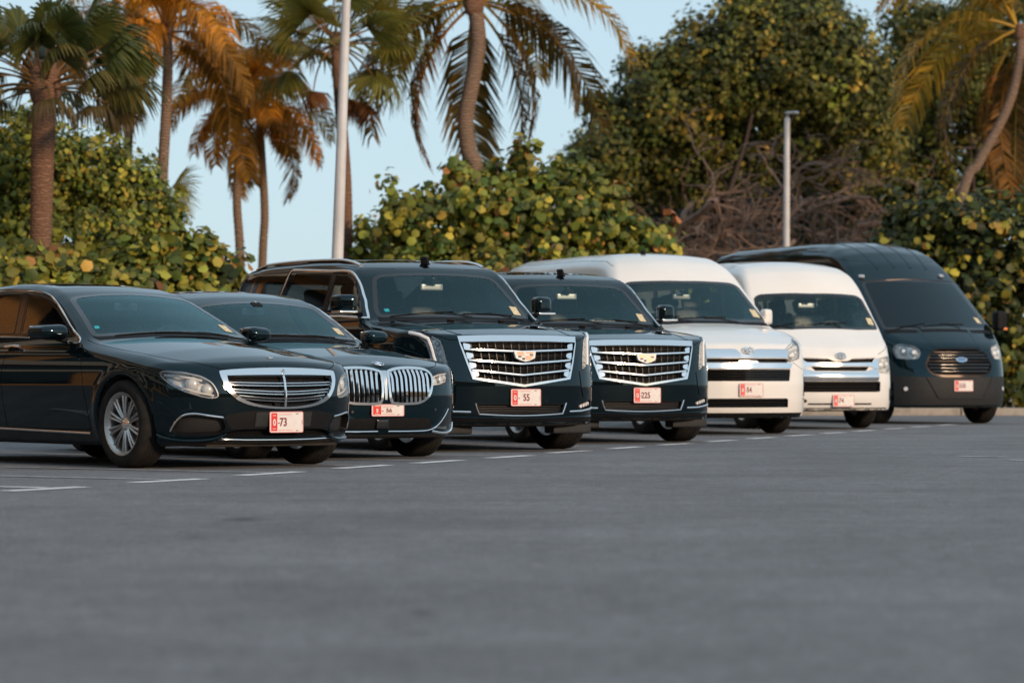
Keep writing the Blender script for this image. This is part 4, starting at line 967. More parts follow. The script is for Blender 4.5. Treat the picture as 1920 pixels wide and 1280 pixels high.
# ---------------------------------------------------------------- dark limousine with the twin kidney grille
def sym(P3): return P3 + [(x, -y, z) for x, y, z in P3[-2:0:-1]]
def build_limo():
    V = Vehicle('parked_limousine', 'dark blue-black limousine with twin upright-slat chrome grille, plate 56, beside the front sedan', 'car', SH['limo'], (*POSE['limo'][0], 0), POSE['limo'][1], 'paint_navy', .026, 'vehicles parked in the row')
    ws = windshield(V, sym([(-.885, 0, 1.04), (-.91, .4, 1.02), (-.98, .735, 1.0), (-1.06, .715, 1.07), (-1.43, .605, 1.30), (-1.47, .54, 1.335), (-1.50, .25, 1.352), (-1.51, 0, 1.358)]))
    side_glass(V, 'front_door_glass', [(-1.90, 1.04), (-2.02, 1.36), (-1.75, 1.34), (-1.48, 1.25), (-1.22, 1.12), (-1.06, 1.03)], 'door_glass')
    side_glass(V, 'rear_door_glass', [(-2.0, 1.04), (-2.12, 1.365), (-2.6, 1.365), (-3.0, 1.31), (-3.22, 1.2), (-3.12, 1.06)])
    V.tube('window_trim', smooth_poly([(-1.0, .99), (-1.2, 1.13), (-1.46, 1.265), (-1.72, 1.355), (-2.1, 1.385), (-2.6, 1.385), (-3.02, 1.33), (-3.3, 1.2), (-3.2, 1.05), (-2.6, 1.025), (-1.9, 1.02), (-1.4, 1.01)], 5, True), -90, 'chrome', .008, .003, both=True, closed=True)
    rear_glass(V, [(-3.1, .52, 1.39), (-3.15, 0, 1.40), (-3.1, -.52, 1.39), (-3.68, -.68, 1.2), (-3.75, 0, 1.18), (-3.68, .68, 1.2)], 55)
    # kidneys
    for sgn in (1, -1):
        k = smooth_poly(np.array([(.030, .700), (.065, .735), (.16, .752), (.29, .754), (.41, .742), (.468, .700), (.470, .62), (.43, .53), (.335, .474), (.20, .464), (.09, .466), (.038, .50)]) * [sgn, 1], 3, True)
        if sgn < 0: k = k[::-1]
        V.hole(inset_poly(k, .002), 0)
        g = V.patch('grille', inset_poly(k, -.015), 0, 'black_plastic', -.06, 0)[0]
        V.patch('grille_frame', inset_poly(k, -.008), 0, 'chrome', .020, .05, parent=g, ring=inset_poly(k, .013), grid=.06)
        for i in range(9):
            y = sgn * (.075 + i * .0445); top = np.interp(abs(y), [.05, .16, .29, .41, .47], [.715, .742, .744, .732, .69]); bt = np.interp(abs(y), [.04, .1, .335, .43, .47], [.49, .475, .482, .535, .60])
            pts = [(y - sgn * .008, top), (y, top - .045), (y, (top + bt) / 2), (y, bt)]
            P, gg = V.on(resample(pts, .03), 0, 0, -.004); n = len(P); mb = MB(); mb.add(*sweep_vf(P, .0165, 6, r2=np.full(n, .024), up=gg)); mb.build('grille_slat', 'chrome', g)
    V.patch('grille_bridge', [(-.030, .735), (.030, .735), (.016, .66), (.010, .50), (-.010, .50), (-.016, .66)], 0, 'satin_chrome', .014, .03)
    hl = round_poly([(-.159, .698), (.011, .742), (.145, .738), (.17, .70), (.118, .655), (.053, .622), (-.174, .608)], .02, 3)
    headlight(V, hl, 40, back='lamp_grey', bulbs=[(-.09, .655, .030), (.02, .672, .030), (.10, .69, .022)], strips=[([(-.15, .685), (-.02, .715), (.13, .725)], .007, 'led_white'), ([(-.15, .622), (-.02, .635), (.08, .655)], .006, 'led_white')])
    # emblem: quartered roundel
    M = tangent_frame(V, 0, V.uv([(.775, 0, .80)], 0, 45)[0][1], 0, 45, .003)
    e = put(disc_mb(.050, r_in=.0), 'emblem', 'plate_black', V.root, M); put(disc_mb(.053, r_in=.046), 'rim_ring', 'chrome', e, Matrix.Translation((0, 0, .001)))
    for q in range(4):
        a = np.linspace(q * math.pi / 2, (q + 1) * math.pi / 2, 7); mb = MB(); mb.add([(0, 0, .004)] + [(.036 * math.cos(t), .036 * math.sin(t), .004) for t in a], [tuple(range(8))]); mb.build('quarter', 'emblem_blue' if q % 2 else 'emblem_white', e, smooth=False)
    # lower bumper
    V.patch('bumper_band', round_poly([(-.46, .345), (.46, .345), (.50, .255), (-.50, .255)], .02), 0, 'black_plastic', .002, .006)
    for (a, b) in ((-.44, -.12), (.07, .43)):
        o = recess(V, round_poly([(a, .338), (b, .338), (b, .262), (a, .262)], .012), 0, .05, 'black_plastic', name='lower_intake')
        for z in (.318, .300, .282): V.tube('intake_bar', [(a + .01, z), ((a + b) / 2, z), (b - .01, z)], 0, 'rim_dark', .0035, -.008, parent=o[0])
    sr = MB(); sr.add(*rbox_vf((.868, -.022, .298), (.03, .06, .042), .01)); sr.build('radar_cover', 'gloss_black', V.root)
    V.tube('lower_trim', smooth_poly([(.05, .240), (.30, .239), (.46, .246), (.56, .285), (.64, .355), (.69, .42)], 4), 0, 'chrome', .007, .008, both=True, r2=.007)
    V.tube('corner_blade', smooth_poly([(.50, .238), (.62, .222), (.74, .222), (.82, .245), (.86, .30)], 4), 0, 'chrome', .012, .008, both=True, r2=.010)
    V.patch('corner_duct', round_poly([(.52, .258), (.60, .315), (.69, .41), (.77, .37), (.79, .27), (.72, .245)], .03), 0, 'gloss_black', .002, .006, both=True)
    for y in (-.30, .52): M = tangent_frame(V, y, .415 if y > 0 else .40, 0, 0, .002); put(disc_mb(.012), 'parking_sensor', 'rim_dark', V.root, M)
    plate(V, .018, .412, '56', h=.095, w=.305)
    V.gap(V.uv([(-.98, .79, .98), (-.4, .80, .93), (.1, .785, .87), (.48, .73, .82), (.70, .60, .79), (.79, .47, .765), (.82, .25, .765)], 0, 70), 0, 70)
    V.gap([(-1.0, .98), (-.86, .80), (-.78, .5), (-.76, .3)], -90); V.gap([(-1.95, 1.02), (-1.95, .7), (-1.93, .3)], -90)
    for x in (-1.85, -2.85): V.tube('door_handle', [(x - .11, .92), (x, .926), (x + .11, .92)], -90, 'chrome', .012, .028, both=True)
    V.tube('hood_crease', V.uv([(-.80, .52, 1.0), (-.2, .47, .96), (.4, .40, .88), (.72, .33, .81)], 0, 70), 0, 'paint_navy', .03, -.026, both=True, el=70, taper=.4)
    mirror_housing(V, -1.10, 1.02, 1.045, .20, .115, .062, arm_to=(-1.06, .87, .98))
    cw = V.uv(sym([(-.79, 0, 1.01), (-.82, .4, 1.0), (-.90, .72, .985)])[:3] + [(-.98, .735, 1.0), (-.91, .4, 1.02), (-.885, 0, 1.04), (-.91, -.4, 1.02), (-.98, -.735, 1.0), (-.90, -.72, .985), (-.82, -.4, 1.0)], 0, 60)
    V.patch('cowl_panel', cw, 0, 'black_plastic', .002, .004, 60)
    wiper(V, [(-.87, .30, 1.03), (-.89, .0, 1.04), (-.90, -.2, 1.04)], [(-.905, .05, 1.045), (-.93, -.55, 1.03)]); wiper(V, [(-.88, .62, 1.0), (-.92, .4, 1.03), (-.91, .2, 1.04)], [(-.94, .52, 1.03), (-.90, .05, 1.04)])
    dash(V, -1.02, -1.40, 1.0, .68)
    for y in (-.38, .38): seat(V, -1.98, y, .52, 'seat_tan', hb=.64)
    for y in (-.40, .40): seat(V, -3.05, y, .52, 'seat_tan', w=.3)
    steering(V, -1.47, .38, .95); inner_mirror(V, -1.42, 1.27)
    V.patch('windscreen_sticker', V.uv([(-1.04, .60, 1.05), (-1.04, .67, 1.05), (-1.14, .66, 1.11), (-1.14, .59, 1.11)], 0, 45), 0, 'sticker', .004, .001, 45, parent=ws)
    common_regions(V, lambda C, N: (C[:, 0] > -.88) & (np.abs(C[:, 1]) < .80 - .25 * np.clip(C[:, 0] - .35, 0, 1)) & (N[:, 2] > .45) & (C[:, 2] > .7), [(-.82, -1.94, .3, 1.4), (-1.94, -3.0, .3, 1.4)], .98, lambda C: .5, .4)
    headliner(V, -1.6, -3.05, .50)
    V.finish()
    for x in (0, -3.21):
        for s in (1, -1): wheel(V, x, s, .345, .245, .245, .81, 'multi', detail=False)
    return V
limo = build_limo()

# ---------------------------------------------------------------- the two large black SUVs
def build_suv(key, label, number, roof_rails, light_seat):
    V = Vehicle('parked_suv', label, 'suv', SH['suv'], (*POSE[key][0], 0), POSE[key][1], 'paint_black', .03, 'vehicles parked in the row')
    ws = windshield(V, sym([(-.365, 0, 1.25), (-.39, .4, 1.25), (-.46, .80, 1.25), (-.55, .80, 1.32), (-.88, .665, 1.645), (-.92, .58, 1.68), (-.915, .3, 1.688), (-.91, 0, 1.69)]))
    side_glass(V, 'front_door_glass', [(-1.44, 1.30), (-1.47, 1.692), (-1.16, 1.675), (-.95, 1.60), (-.69, 1.395), (-.58, 1.295)], 'door_glass')
    side_glass(V, 'rear_door_glass', [(-1.53, 1.30), (-1.56, 1.695), (-2.48, 1.728), (-2.58, 1.55), (-2.66, 1.31)])
    side_glass(V, 'rear_quarter_glass', [(-2.80, 1.32), (-2.68, 1.745), (-3.80, 1.745), (-3.92, 1.60), (-3.96, 1.36)], az=-90)
    V.patch('pillar_cover', [(-1.45, 1.30), (-1.53, 1.30), (-1.56, 1.695), (-1.475, 1.692)], -90, 'gloss_black', .002, .004, both=True)
    V.tube('window_trim', smooth_poly([(-.47, 1.235), (-.60, 1.345), (-.72, 1.45), (-.90, 1.60), (-1.06, 1.685), (-1.25, 1.715), (-1.6, 1.722), (-2.2, 1.745), (-2.55, 1.758), (-2.63, 1.74), (-2.69, 1.58), (-2.75, 1.32)], 5), -90, 'chrome', .013, .004, both=True, r2=.008)
    V.tube('belt_trim', [(-.48, 1.245), (-1.0, 1.268), (-2.0, 1.278), (-2.75, 1.285), (-3.9, 1.30)], -90, 'chrome', .012, .004, both=True, r2=.008)
    rear_glass(V, [(-4.1, .66, 1.66), (-4.1, -.66, 1.66), (-4.15, -.74, 1.32), (-4.15, .74, 1.32)], 10, 'tint_glass')
    # grille
    go = np.array([(-.605, 1.050), (-.3, 1.057), (0, 1.058), (.3, 1.057), (.605, 1.050), (.592, .98), (.548, .82), (.500, .665), (.26, .632), (0, .597), (-.26, .632), (-.500, .665), (-.548, .82), (-.592, .98)])
    gi = np.array([(-.588, 1.005), (-.3, 1.008), (0, 1.009), (.3, 1.008), (.588, 1.005), (.571, .955), (.532, .82), (.486, .682), (.26, .652), (0, .618), (-.26, .652), (-.486, .682), (-.532, .82), (-.571, .955)])
    V.hole(gi, 0)
    g = V.patch('grille', inset_poly(gi, -.02), 0, 'black_plastic', -.07, 0)[0]
    V.patch('grille_frame', go, 0, 'chrome', .022, .07, parent=g, ring=gi, grid=.08)
    for (zs, zc, h) in ((.940, .920, .545), (.842, .808, .522), (.750, .704, .498)):
        pts = np.array([(-h, zs), (-h * .5, (zs + zc) / 2), (0, zc), (h * .5, (zs + zc) / 2), (h, zs)])
        V.tube('grille_bar', pts, 0, 'chrome', .0165, -.004, parent=g, r2=.020, step=.02)
    for k, (zz, yy) in enumerate(((.965, .555), (.88, .535), (.79, .515), (.71, .495))):
        V.patch('grille_tooth', round_poly([(yy + .010, zz + .032), (yy - .055, zz + .020), (yy - .058, zz - .012), (yy, zz - .034)], .014), 0, 'chrome', .012, .04, parent=g, both=True)
    for y in np.linspace(-.48, .48, 13): V.tube('grille_upright', [(y, 1.0), (y * .96, .85), (y * .90, .66 - .05 * (1 - abs(y) / .48))], 0, 'rim_dark', .004, -.045, parent=g, step=.06)
    for z in (.975, .885, .868, .785, .765, .685): V.tube('grille_mesh_bar', [(-.47, z), (0, z - .02), (.47, z)], 0, 'black_plastic', .004, -.045, parent=g, step=.06)
    # crest
    M = tangent_frame(V, .018, .874, 0, 0, .030); sp = np.array([(-.115, .046), (.115, .046), (.100, -.018), (.05, -.040), (0, -.052), (-.05, -.040), (-.100, -.018)])
    def flat(p, t=.004):
        mb = MB(); n = len(p); mb.add([(a, b, t) for a, b in p] + [(a, b, -.02) for a, b in p], [tuple(range(n - 1, -1, -1))] + [(i, (i + 1) % n, (i + 1) % n + n, i + n) for i in range(n)]); return mb
    e = put(flat(sp), 'emblem', 'emblem_white', V.root, M, smooth=False)
    q = [('gold', -.082, -.012, .022, .038), ('gold', .010, .038, .024, .036), ('gold', .042, .085, .024, .038), ('gold', -.080, -.050, .006, .018), ('gold', -.046, -.005, .006, .017), ('plate_black', .048, .083, .006, .018), ('plate_black', -.076, -.042, -.012, .001), ('gold', .0, .080, -.012, .002), ('plate_black', -.035, -.006, -.034, -.016), ('gold', .004, .062, -.032, -.016)]
    for m, a, b, c, d in q: put(flat(np.array([(a, c), (a, d), (b, d), (b, c)])[::-1], .002), 'crest_field', m, e, Matrix.Translation((0, 0, .004)), smooth=False)
    # headlights: tall, wrapping the corner
    hl = round_poly([(-.335, 1.095), (-.30, 1.122), (-.20, 1.112), (-.06, 1.075), (.035, 1.030), (.075, .93), (.125, .765), (.08, .748), (-.056, .805), (-.098, .90), (-.13, .985), (-.19, 1.04)], .02, 3)
    headlight(V, hl, -45, back='led_white', depth=.03, bulbs=[(-.006, .995, .018), (.006, .945, .018), (.020, .895, .018), (.034, .845, .018), (.052, .797, .017)],
              strips=[([(-.30, 1.10), (-.19, 1.078), (-.09, 1.035), (-.055, .96), (-.03, .88), (.0, .80)], .020, 'led_white'), ([(-.06, 1.06), (.02, 1.02), (.055, .94), (.09, .82)], .007, 'lamp_chrome')])
    # bumper
    li = [(-.45, .438), (.45, .438), (.425, .362), (.40, .348), (0, .335), (-.40, .348), (-.425, .362)]
    o = recess(V, round_poly(li, .01), 0, .06, 'black_plastic', name='lower_grille')
    V.tube('lower_trim', smooth_poly([(-.468, .448), (-.435, .362), (-.40, .346), (0, .332), (.40, .346), (.435, .362), (.468, .448)], 4), 0, 'chrome', .008, .006, r2=.008)
    for z in (.42, .405, .39, .375, .36): V.tube('grille_mesh_bar', [(-.43, z), (0, z - .006), (.43, z)], 0, 'rim_dark', .0032, -.03, parent=o[0], step=.08)
    V.tube('corner_trim', [(.51, .368), (.66, .372), (.80, .388), (.875, .40)], 0, 'chrome', .009, .005, both=True, r2=.007)
    fl = round_poly([(.64, .388), (.84, .402), (.84, .48), (.72, .455), (.62, .425)], .02)
    recess(V, fl, 0, .04, 'gloss_black', name='fog_lamp_pocket', both=True)
    for k in range(4):
        for sgn in (1, -1):
            M = tangent_frame(V, sgn * (.67 + k * .042), .415 + k * .008, 0, 0, -.012); put(disc_mb(.017, h=.01), 'fog_lamp', 'lamp_bulb', V.root, M)
    V.patch('corner_pillar', round_poly([(.64, .745), (.72, .73), (.84, .745), (.80, .60), (.76, .50), (.69, .50), (.66, .60)], .02), 0, 'paint_black', .006, .02, both=True)
    V.patch('skid_panel', round_poly([(-.86, .315), (0, .300), (.86, .315), (.84, .235), (-.84, .235)], .02), 0, 'black_plastic', .004, .01)
    V.tube('bumper_crease', [(-.86, .322), (0, .308), (.86, .322)], 0, 'paint_black', .008, .004)
    ap = MB(); ap.add(*rbox_vf((.70, .62, .205), (.10, .20, .045), .02)); ap.build('air_deflector', 'grey_plastic', V.root)
    ap = MB(); ap.add(*rbox_vf((.70, -.62, .205), (.10, .20, .045), .02)); ap.build('air_deflector', 'grey_plastic', V.root)
    plate(V, .022, .499, number, shift=.035 if number == '55' else .0)
    # hood lines, doors, handles
    V.gap(V.uv([(-.42, .90, 1.22), (.1, .90, 1.18), (.50, .87, 1.13), (.72, .80, 1.10), (.84, .68, 1.075), (.88, .60, 1.07)], 0, 70), 0, 70)
    V.tube('hood_crease', V.uv([(-.36, .66, 1.23), (.2, .62, 1.18), (.70, .58, 1.115), (.90, .56, 1.06)], 0, 70), 0, 'paint_black', .035, -.027, both=True, el=70)
    V.gap([(-.50, 1.24), (-.52, .9), (-.50, .55), (-.48, .34)], -90); V.gap([(-1.49, 1.28), (-1.50, .8), (-1.48, .34)], -90); V.gap([(-2.70, 1.30), (-2.66, 1.0), (-2.50, .78), (-2.42, .5), (-2.42, .34)], -90)
    V.gap([(-1.0, 1.735), (-1.3, 1.765), (-1.9, 1.785), (-2.6, 1.79), (-2.7, 1.75)], -90)
    for x in (-1.38, -2.34): V.tube('door_handle', [(x - .12, 1.14), (x, 1.147), (x + .12, 1.14)], -90, 'chrome', .014, .030, both=True)
    V.tube('body_side_trim', [(-.5, .50), (-1.5, .50), (-2.4, .50)], -90, 'chrome', .010, .005, both=True)
    stp = MB(); stp.add(*rbox_vf((-1.45, -.93, .27), (.92, .09, .03), .02)); stp.build('running_board', 'black_plastic', V.root)
    stp = MB(); stp.add(*rbox_vf((-1.45, .93, .27), (.92, .09, .03), .02)); stp.build('running_board', 'black_plastic', V.root)
    mirror_housing(V, -.66, 1.06, 1.385, .17, .092, .088, chrome=True, square=True, arm_to=(-.57, .93, 1.28))
    cw = V.uv([(-.28, 0, 1.23), (-.30, .4, 1.23), (-.37, .82, 1.21), (-.46, .80, 1.25), (-.39, .4, 1.25), (-.365, 0, 1.25), (-.39, -.4, 1.25), (-.46, -.80, 1.25), (-.37, -.82, 1.21), (-.30, -.4, 1.23)], 0, 60)
    V.patch('cowl_panel', cw, 0, 'black_plastic', .002, .004, 60)
    wiper(V, [(-.36, .15, 1.26), (-.42, -.1, 1.29), (-.43, -.3, 1.29)], [(-.44, -.02, 1.30), (-.43, -.68, 1.27)]); wiper(V, [(-.38, .72, 1.25), (-.43, .5, 1.29), (-.43, .3, 1.29)], [(-.45, .62, 1.28), (-.42, .08, 1.28)])
    for y in (-.16, .38): M = tangent_frame(V, y, V.uv([(-.20, y, 1.22)], 0, 60)[0][1], 0, 60, .004); mb = MB(); mb.add(*rbox_vf((0, 0, .006), (.035, .015, .010), .008)); put(mb, 'washer_nozzle', 'black_plastic', V.root, M)
    if roof_rails:
        for s in (1, -1):
            p = smooth_poly([(-1.15, .66, 1.765), (-1.35, .665, 1.808), (-1.7, .67, 1.838), (-2.6, .67, 1.852), (-3.4, .67, 1.840), (-3.75, .66, 1.80)], 6) * np.array([1, s, 1])
            mb = MB(); mb.add(*sweep_vf(p, .022, 8, r2=np.full(len(p), .016))); mb.build('roof_rail', 'satin_chrome', V.root)
    fin = MB(); Vv, F = rbox_vf((0, 0, 0), (.075, .022, .045), .02, 4); Vv[:, 0] -= .6 * (Vv[:, 2] + .045); Vv[:, 1] *= 1 - .5 * (Vv[:, 2] + .045) / .09; fin.add(Vv + np.array([-1.12, .02, 1.82]), F); fin.build('roof_antenna', 'black_plastic', V.root)
    dash(V, -.52, -.85, 1.20, .74)
    for y in (-.42, .42): seat(V, -1.50, y, .74, 'seat_dark', hb=.64)
    for y in (-.42, .42): seat(V, -2.42, y, .74, 'seat_dark')
    steering(V, -.98, .42, 1.15); inner_mirror(V, -.86, 1.56, .12)
    if light_seat:
        mb = MB(); mb.add(*rbox_vf((-.70, .30, 1.245), (.10, .16, .06), .055, 4)); mb.build('rolled_towel', 'plate_white', V.root)
    V.patch('windscreen_sticker', V.uv([(-.50, .66, 1.27), (-.50, .74, 1.27), (-.60, .735, 1.355), (-.60, .655, 1.355)], 0, 45), 0, 'sticker', .004, .001, 45, parent=ws)
    if not light_seat: V.patch('windscreen_sticker', V.uv([(-.52, -.70, 1.29), (-.52, -.655, 1.29), (-.555, -.655, 1.32), (-.555, -.70, 1.32)], 0, 45), 0, 'sticker_teal', .004, .001, 45, parent=ws)
    common_regions(V, lambda C, N: (C[:, 0] > -.40) & (np.abs(C[:, 1]) < .90 - .3 * np.clip(C[:, 0] - .5, 0, 1)) & (N[:, 2] > .5) & (C[:, 2] > .9), [(-.50, -1.49, .34, 1.76), (-1.49, -2.66, .34, 1.76)], 1.25, lambda C: .58, .45)
    headliner(V, -1.05, -3.8, .60)
    V.finish()
    for x in (0, -2.95):
        for s in (1, -1): wheel(V, x, s, .405, .285, .295, .872, 'multi', detail=False)
    return V
suv1 = build_suv('suv', 'black suv with chrome roof rails, tall chrome bar grille and plate 55', '55', True, False)
suv2 = build_suv('suv2', 'black suv with chrome bar grille and plate 225, next to the white high-roof van', '225', False, True)
# ---------------------------------------------------------------- white high-roof van with a short bonnet
def oval_emblem(V, u, v, a, b, az=0, el=0, off=.004, mat='chrome'):
    """three interlaced ovals"""
    M = tangent_frame(V, u, v, az, el, off); e = None
    for (rx, ry, dy) in ((a, b, 0), (a * .36, b * .92, 0), (a * .68, b * .42, b * .42)):
        t = np.linspace(0, 2 * math.pi, 28, endpoint=False); mb = MB(); mb.add(*sweep_vf(np.stack([rx * np.cos(t), ry * np.sin(t) + dy, 0 * t + .003], 1), .0065, 6, True))
        if e is None: e = put(mb, 'emblem', mat, V.root, M)
        else: mb.build('oval', mat, e)
def van_cabin(V, xs, zs, mat, rows, sw, zt, xm):
    for y in (-.45, .45): seat(V, xs, y, zs, mat, hb=.60)
    for r in rows:
        for y in (-.5, 0, .5): seat(V, r, y, zs, mat, w=.21, hb=.58)
    steering(V, sw, .45, zs + .36, .20, 40); inner_mirror(V, xm, zt, .12)
def build_van():
    V = Vehicle('parked_van', 'white high-roof van with broad chrome band under its hood, plate 54', 'van', SH['van'], (*POSE['van'][0], 0), POSE['van'][1], 'paint_white', .034, 'vehicles parked in the row')
    ws = windshield(V, sym([(-.17, 0, 1.36), (-.20, .5, 1.35), (-.32, .885, 1.355), (-.42, .885, 1.41), (-.93, .79, 1.80), (-.96, .70, 1.84), (-.90, .4, 1.855), (-.86, 0, 1.862)]), frit=.06)
    side_glass(V, 'front_door_glass', [(-1.55, 1.36), (-1.55, 1.83), (-1.12, 1.81), (-.80, 1.62), (-.52, 1.40)], 'door_glass')
    for (a, b) in ((-1.68, -2.70), (-2.78, -3.70), (-3.78, -4.55)): side_glass(V, 'side_window', [(a, 1.36), (a, 1.83), (b, 1.83), (b, 1.36)])
    rear_glass(V, [(-5.0, .70, 1.80), (-5.0, -.70, 1.80), (-5.05, -.76, 1.36), (-5.05, .76, 1.36)], 5)
    hl = round_poly([(-.30, 1.012), (-.05, 1.095), (.155, 1.150), (.02, 1.06), (-.075, .945), (-.105, .905), (-.333, .857)], .02, 3)
    headlight(V, hl, 45, back='lamp_chrome', depth=.035, bulbs=[(-.22, .955, .045), (-.13, .985, .03)], strips=[([(-.28, .885), (-.20, .905), (-.12, .93)], .008, 'led_white')])
    # front bands
    V.patch('upper_chrome', round_poly([(-.56, 1.010), (-.145, 1.010), (-.095, .950), (.055, .950), (.105, 1.010), (.56, 1.010), (.535, .912), (-.535, .912)], .012), 0, 'chrome', .012, .02)
    up = recess(V, round_poly([(-.55, .905), (.55, .905), (.53, .856), (-.53, .856)], .01), 0, .05, 'black_plastic', name='upper_grille')
    V.patch('radar_cover', [(-.12, .880), (.10, .880), (.135, .852), (-.155, .852)], 0, 'satin_chrome', .004, .02, parent=up[0])
    V.patch('lower_chrome', round_poly([(-.60, .852), (.60, .852), (.565, .788), (-.565, .788)], .012), 0, 'chrome', .016, .03)
    g = recess(V, round_poly([(-.57, .778), (.57, .778), (.55, .637), (-.55, .637)], .015), 0, .06, 'black_plastic', name='grille')
    for z in (.755, .728, .70, .672, .65): V.tube('grille_bar', [(-.55, z), (0, z), (.55, z)], 0, 'gloss_black', .008, -.012, parent=g[0], step=.08)
    g2 = recess(V, round_poly([(-.53, .433), (.53, .433), (.535, .326), (-.535, .326)], .012), 0, .06, 'black_plastic', name='lower_grille')
    for z in (.41, .38, .35): V.tube('grille_bar', [(-.52, z), (0, z), (.52, z)], 0, 'black_plastic', .009, -.02, parent=g2[0], step=.08)
    oval_emblem(V, 0, .99, .072, .046, 0, 0, .02)
    sl = round_poly([(.0, .715), (.05, .725), (.085, .56), (.085, .41), (-.02, .41), (.005, .56)], .02)
    recess(V, sl, 45, .03, 'black_plastic', name='fog_slot', both=True)
    for s in (1, -1): M = tangent_frame(V, s * .03, .44, s * 45, 0, .0); put(disc_mb(.022, h=.01), 'fog_lamp', 'lamp_bulb', V.root, M)
    V.patch('lower_valance', [(-.80, .262), (.80, .262), (.78, .215), (-.78, .215)], 0, 'black_plastic', .004, .01)
    plate(V, .010, .534, '54')
    V.gap(V.uv([(-.15, .92, 1.30), (.3, .91, 1.24), (.60, .82, 1.18), (.85, .66, 1.10), (.97, .53, 1.03)], 0, 60), 0, 60); V.gap([(-.56, 1.016), (-.15, 1.016), (-.097, .945), (.06, .945), (.11, 1.016), (.56, 1.016)], 0, both=False)
    V.gap([(-.62, 1.38), (-.60, .9), (-.58, .3)], -90); V.gap([(-1.60, 1.86), (-1.60, .30)], -90); V.gap([(-2.74, 1.86), (-2.74, .30)], -90)
    V.gap([(.62, .86), (.74, .80), (.80, .78)], 0)
    V.gap([(-1.25, 2.06), (-1.5, 2.13), (-2.2, 2.16), (-4.2, 2.16)], -90); V.gap([(-1.30, 1.93), (-2.0, 1.98), (-4.4, 1.98)], -90)
    mirror_housing(V, -.50, .985, 1.43, .15, .07, .10, mat='paint_white', square=True, arm_to=(-.44, .93, 1.36))
    wiper(V, [(-.16, .45, 1.36), (-.22, .2, 1.39), (-.23, .0, 1.39)], [(-.25, .30, 1.41), (-.24, -.45, 1.37)]); wiper(V, [(-.16, -.20, 1.36), (-.22, -.45, 1.39), (-.25, -.6, 1.39)], [(-.27, -.3, 1.41), (-.34, -.80, 1.38)])
    V.patch('cowl_panel', V.uv([(-.08, 0, 1.33), (-.11, .5, 1.32), (-.24, .90, 1.32), (-.32, .885, 1.355), (-.20, .5, 1.35), (-.17, 0, 1.36), (-.20, -.5, 1.35), (-.32, -.885, 1.355), (-.24, -.90, 1.32), (-.11, -.5, 1.32)], 0, 60), 0, 'black_plastic', .002, .004, 60)
    dash(V, -.32, -.68, 1.30, .84); van_cabin(V, -1.25, .92, 'seat_dark', (-2.3, -3.1, -3.9), -.78, 1.68, -.80)
    for k, (y, x) in enumerate(((-.30, -.42), (.05, -.40))): mb = MB(); mb.add(*rbox_vf((x, y, 1.325), (.05, .06, .012), .01)); mb.build('dash_paper', 'plate_white', V.root)
    V.patch('windscreen_sticker', V.uv([(-.40, .74, 1.40), (-.40, .84, 1.40), (-.53, .83, 1.50), (-.53, .74, 1.50)], 0, 45), 0, 'sticker', .004, .001, 45, parent=ws)
    an = MB(); an.add(*rbox_vf((-1.62, -.20, 2.25), (.05, .02, .03), .015)); an.build('roof_antenna', 'black_plastic', V.root)
    common_regions(V, lambda C, N: (C[:, 0] > -.15) & (np.abs(C[:, 1]) < .91 - .4 * np.clip(C[:, 0] - .4, 0, 1)) & (N[:, 2] > .4) & (C[:, 2] > .95), [(-.60, -1.60, .3, 1.86), (-1.60, -2.74, .3, 1.86)], 1.36, lambda C: .80, .45)
    V.region('roof', lambda C, N: (C[:, 2] > 1.92))
    headliner(V, -1.5, -4.6, .7)
    V.finish()
    for x in (0, -3.86):
        for s in (1, -1): wheel(V, x, s, .345, .215, .215, .838, 'steel', detail=False)
    return V
van = build_van()

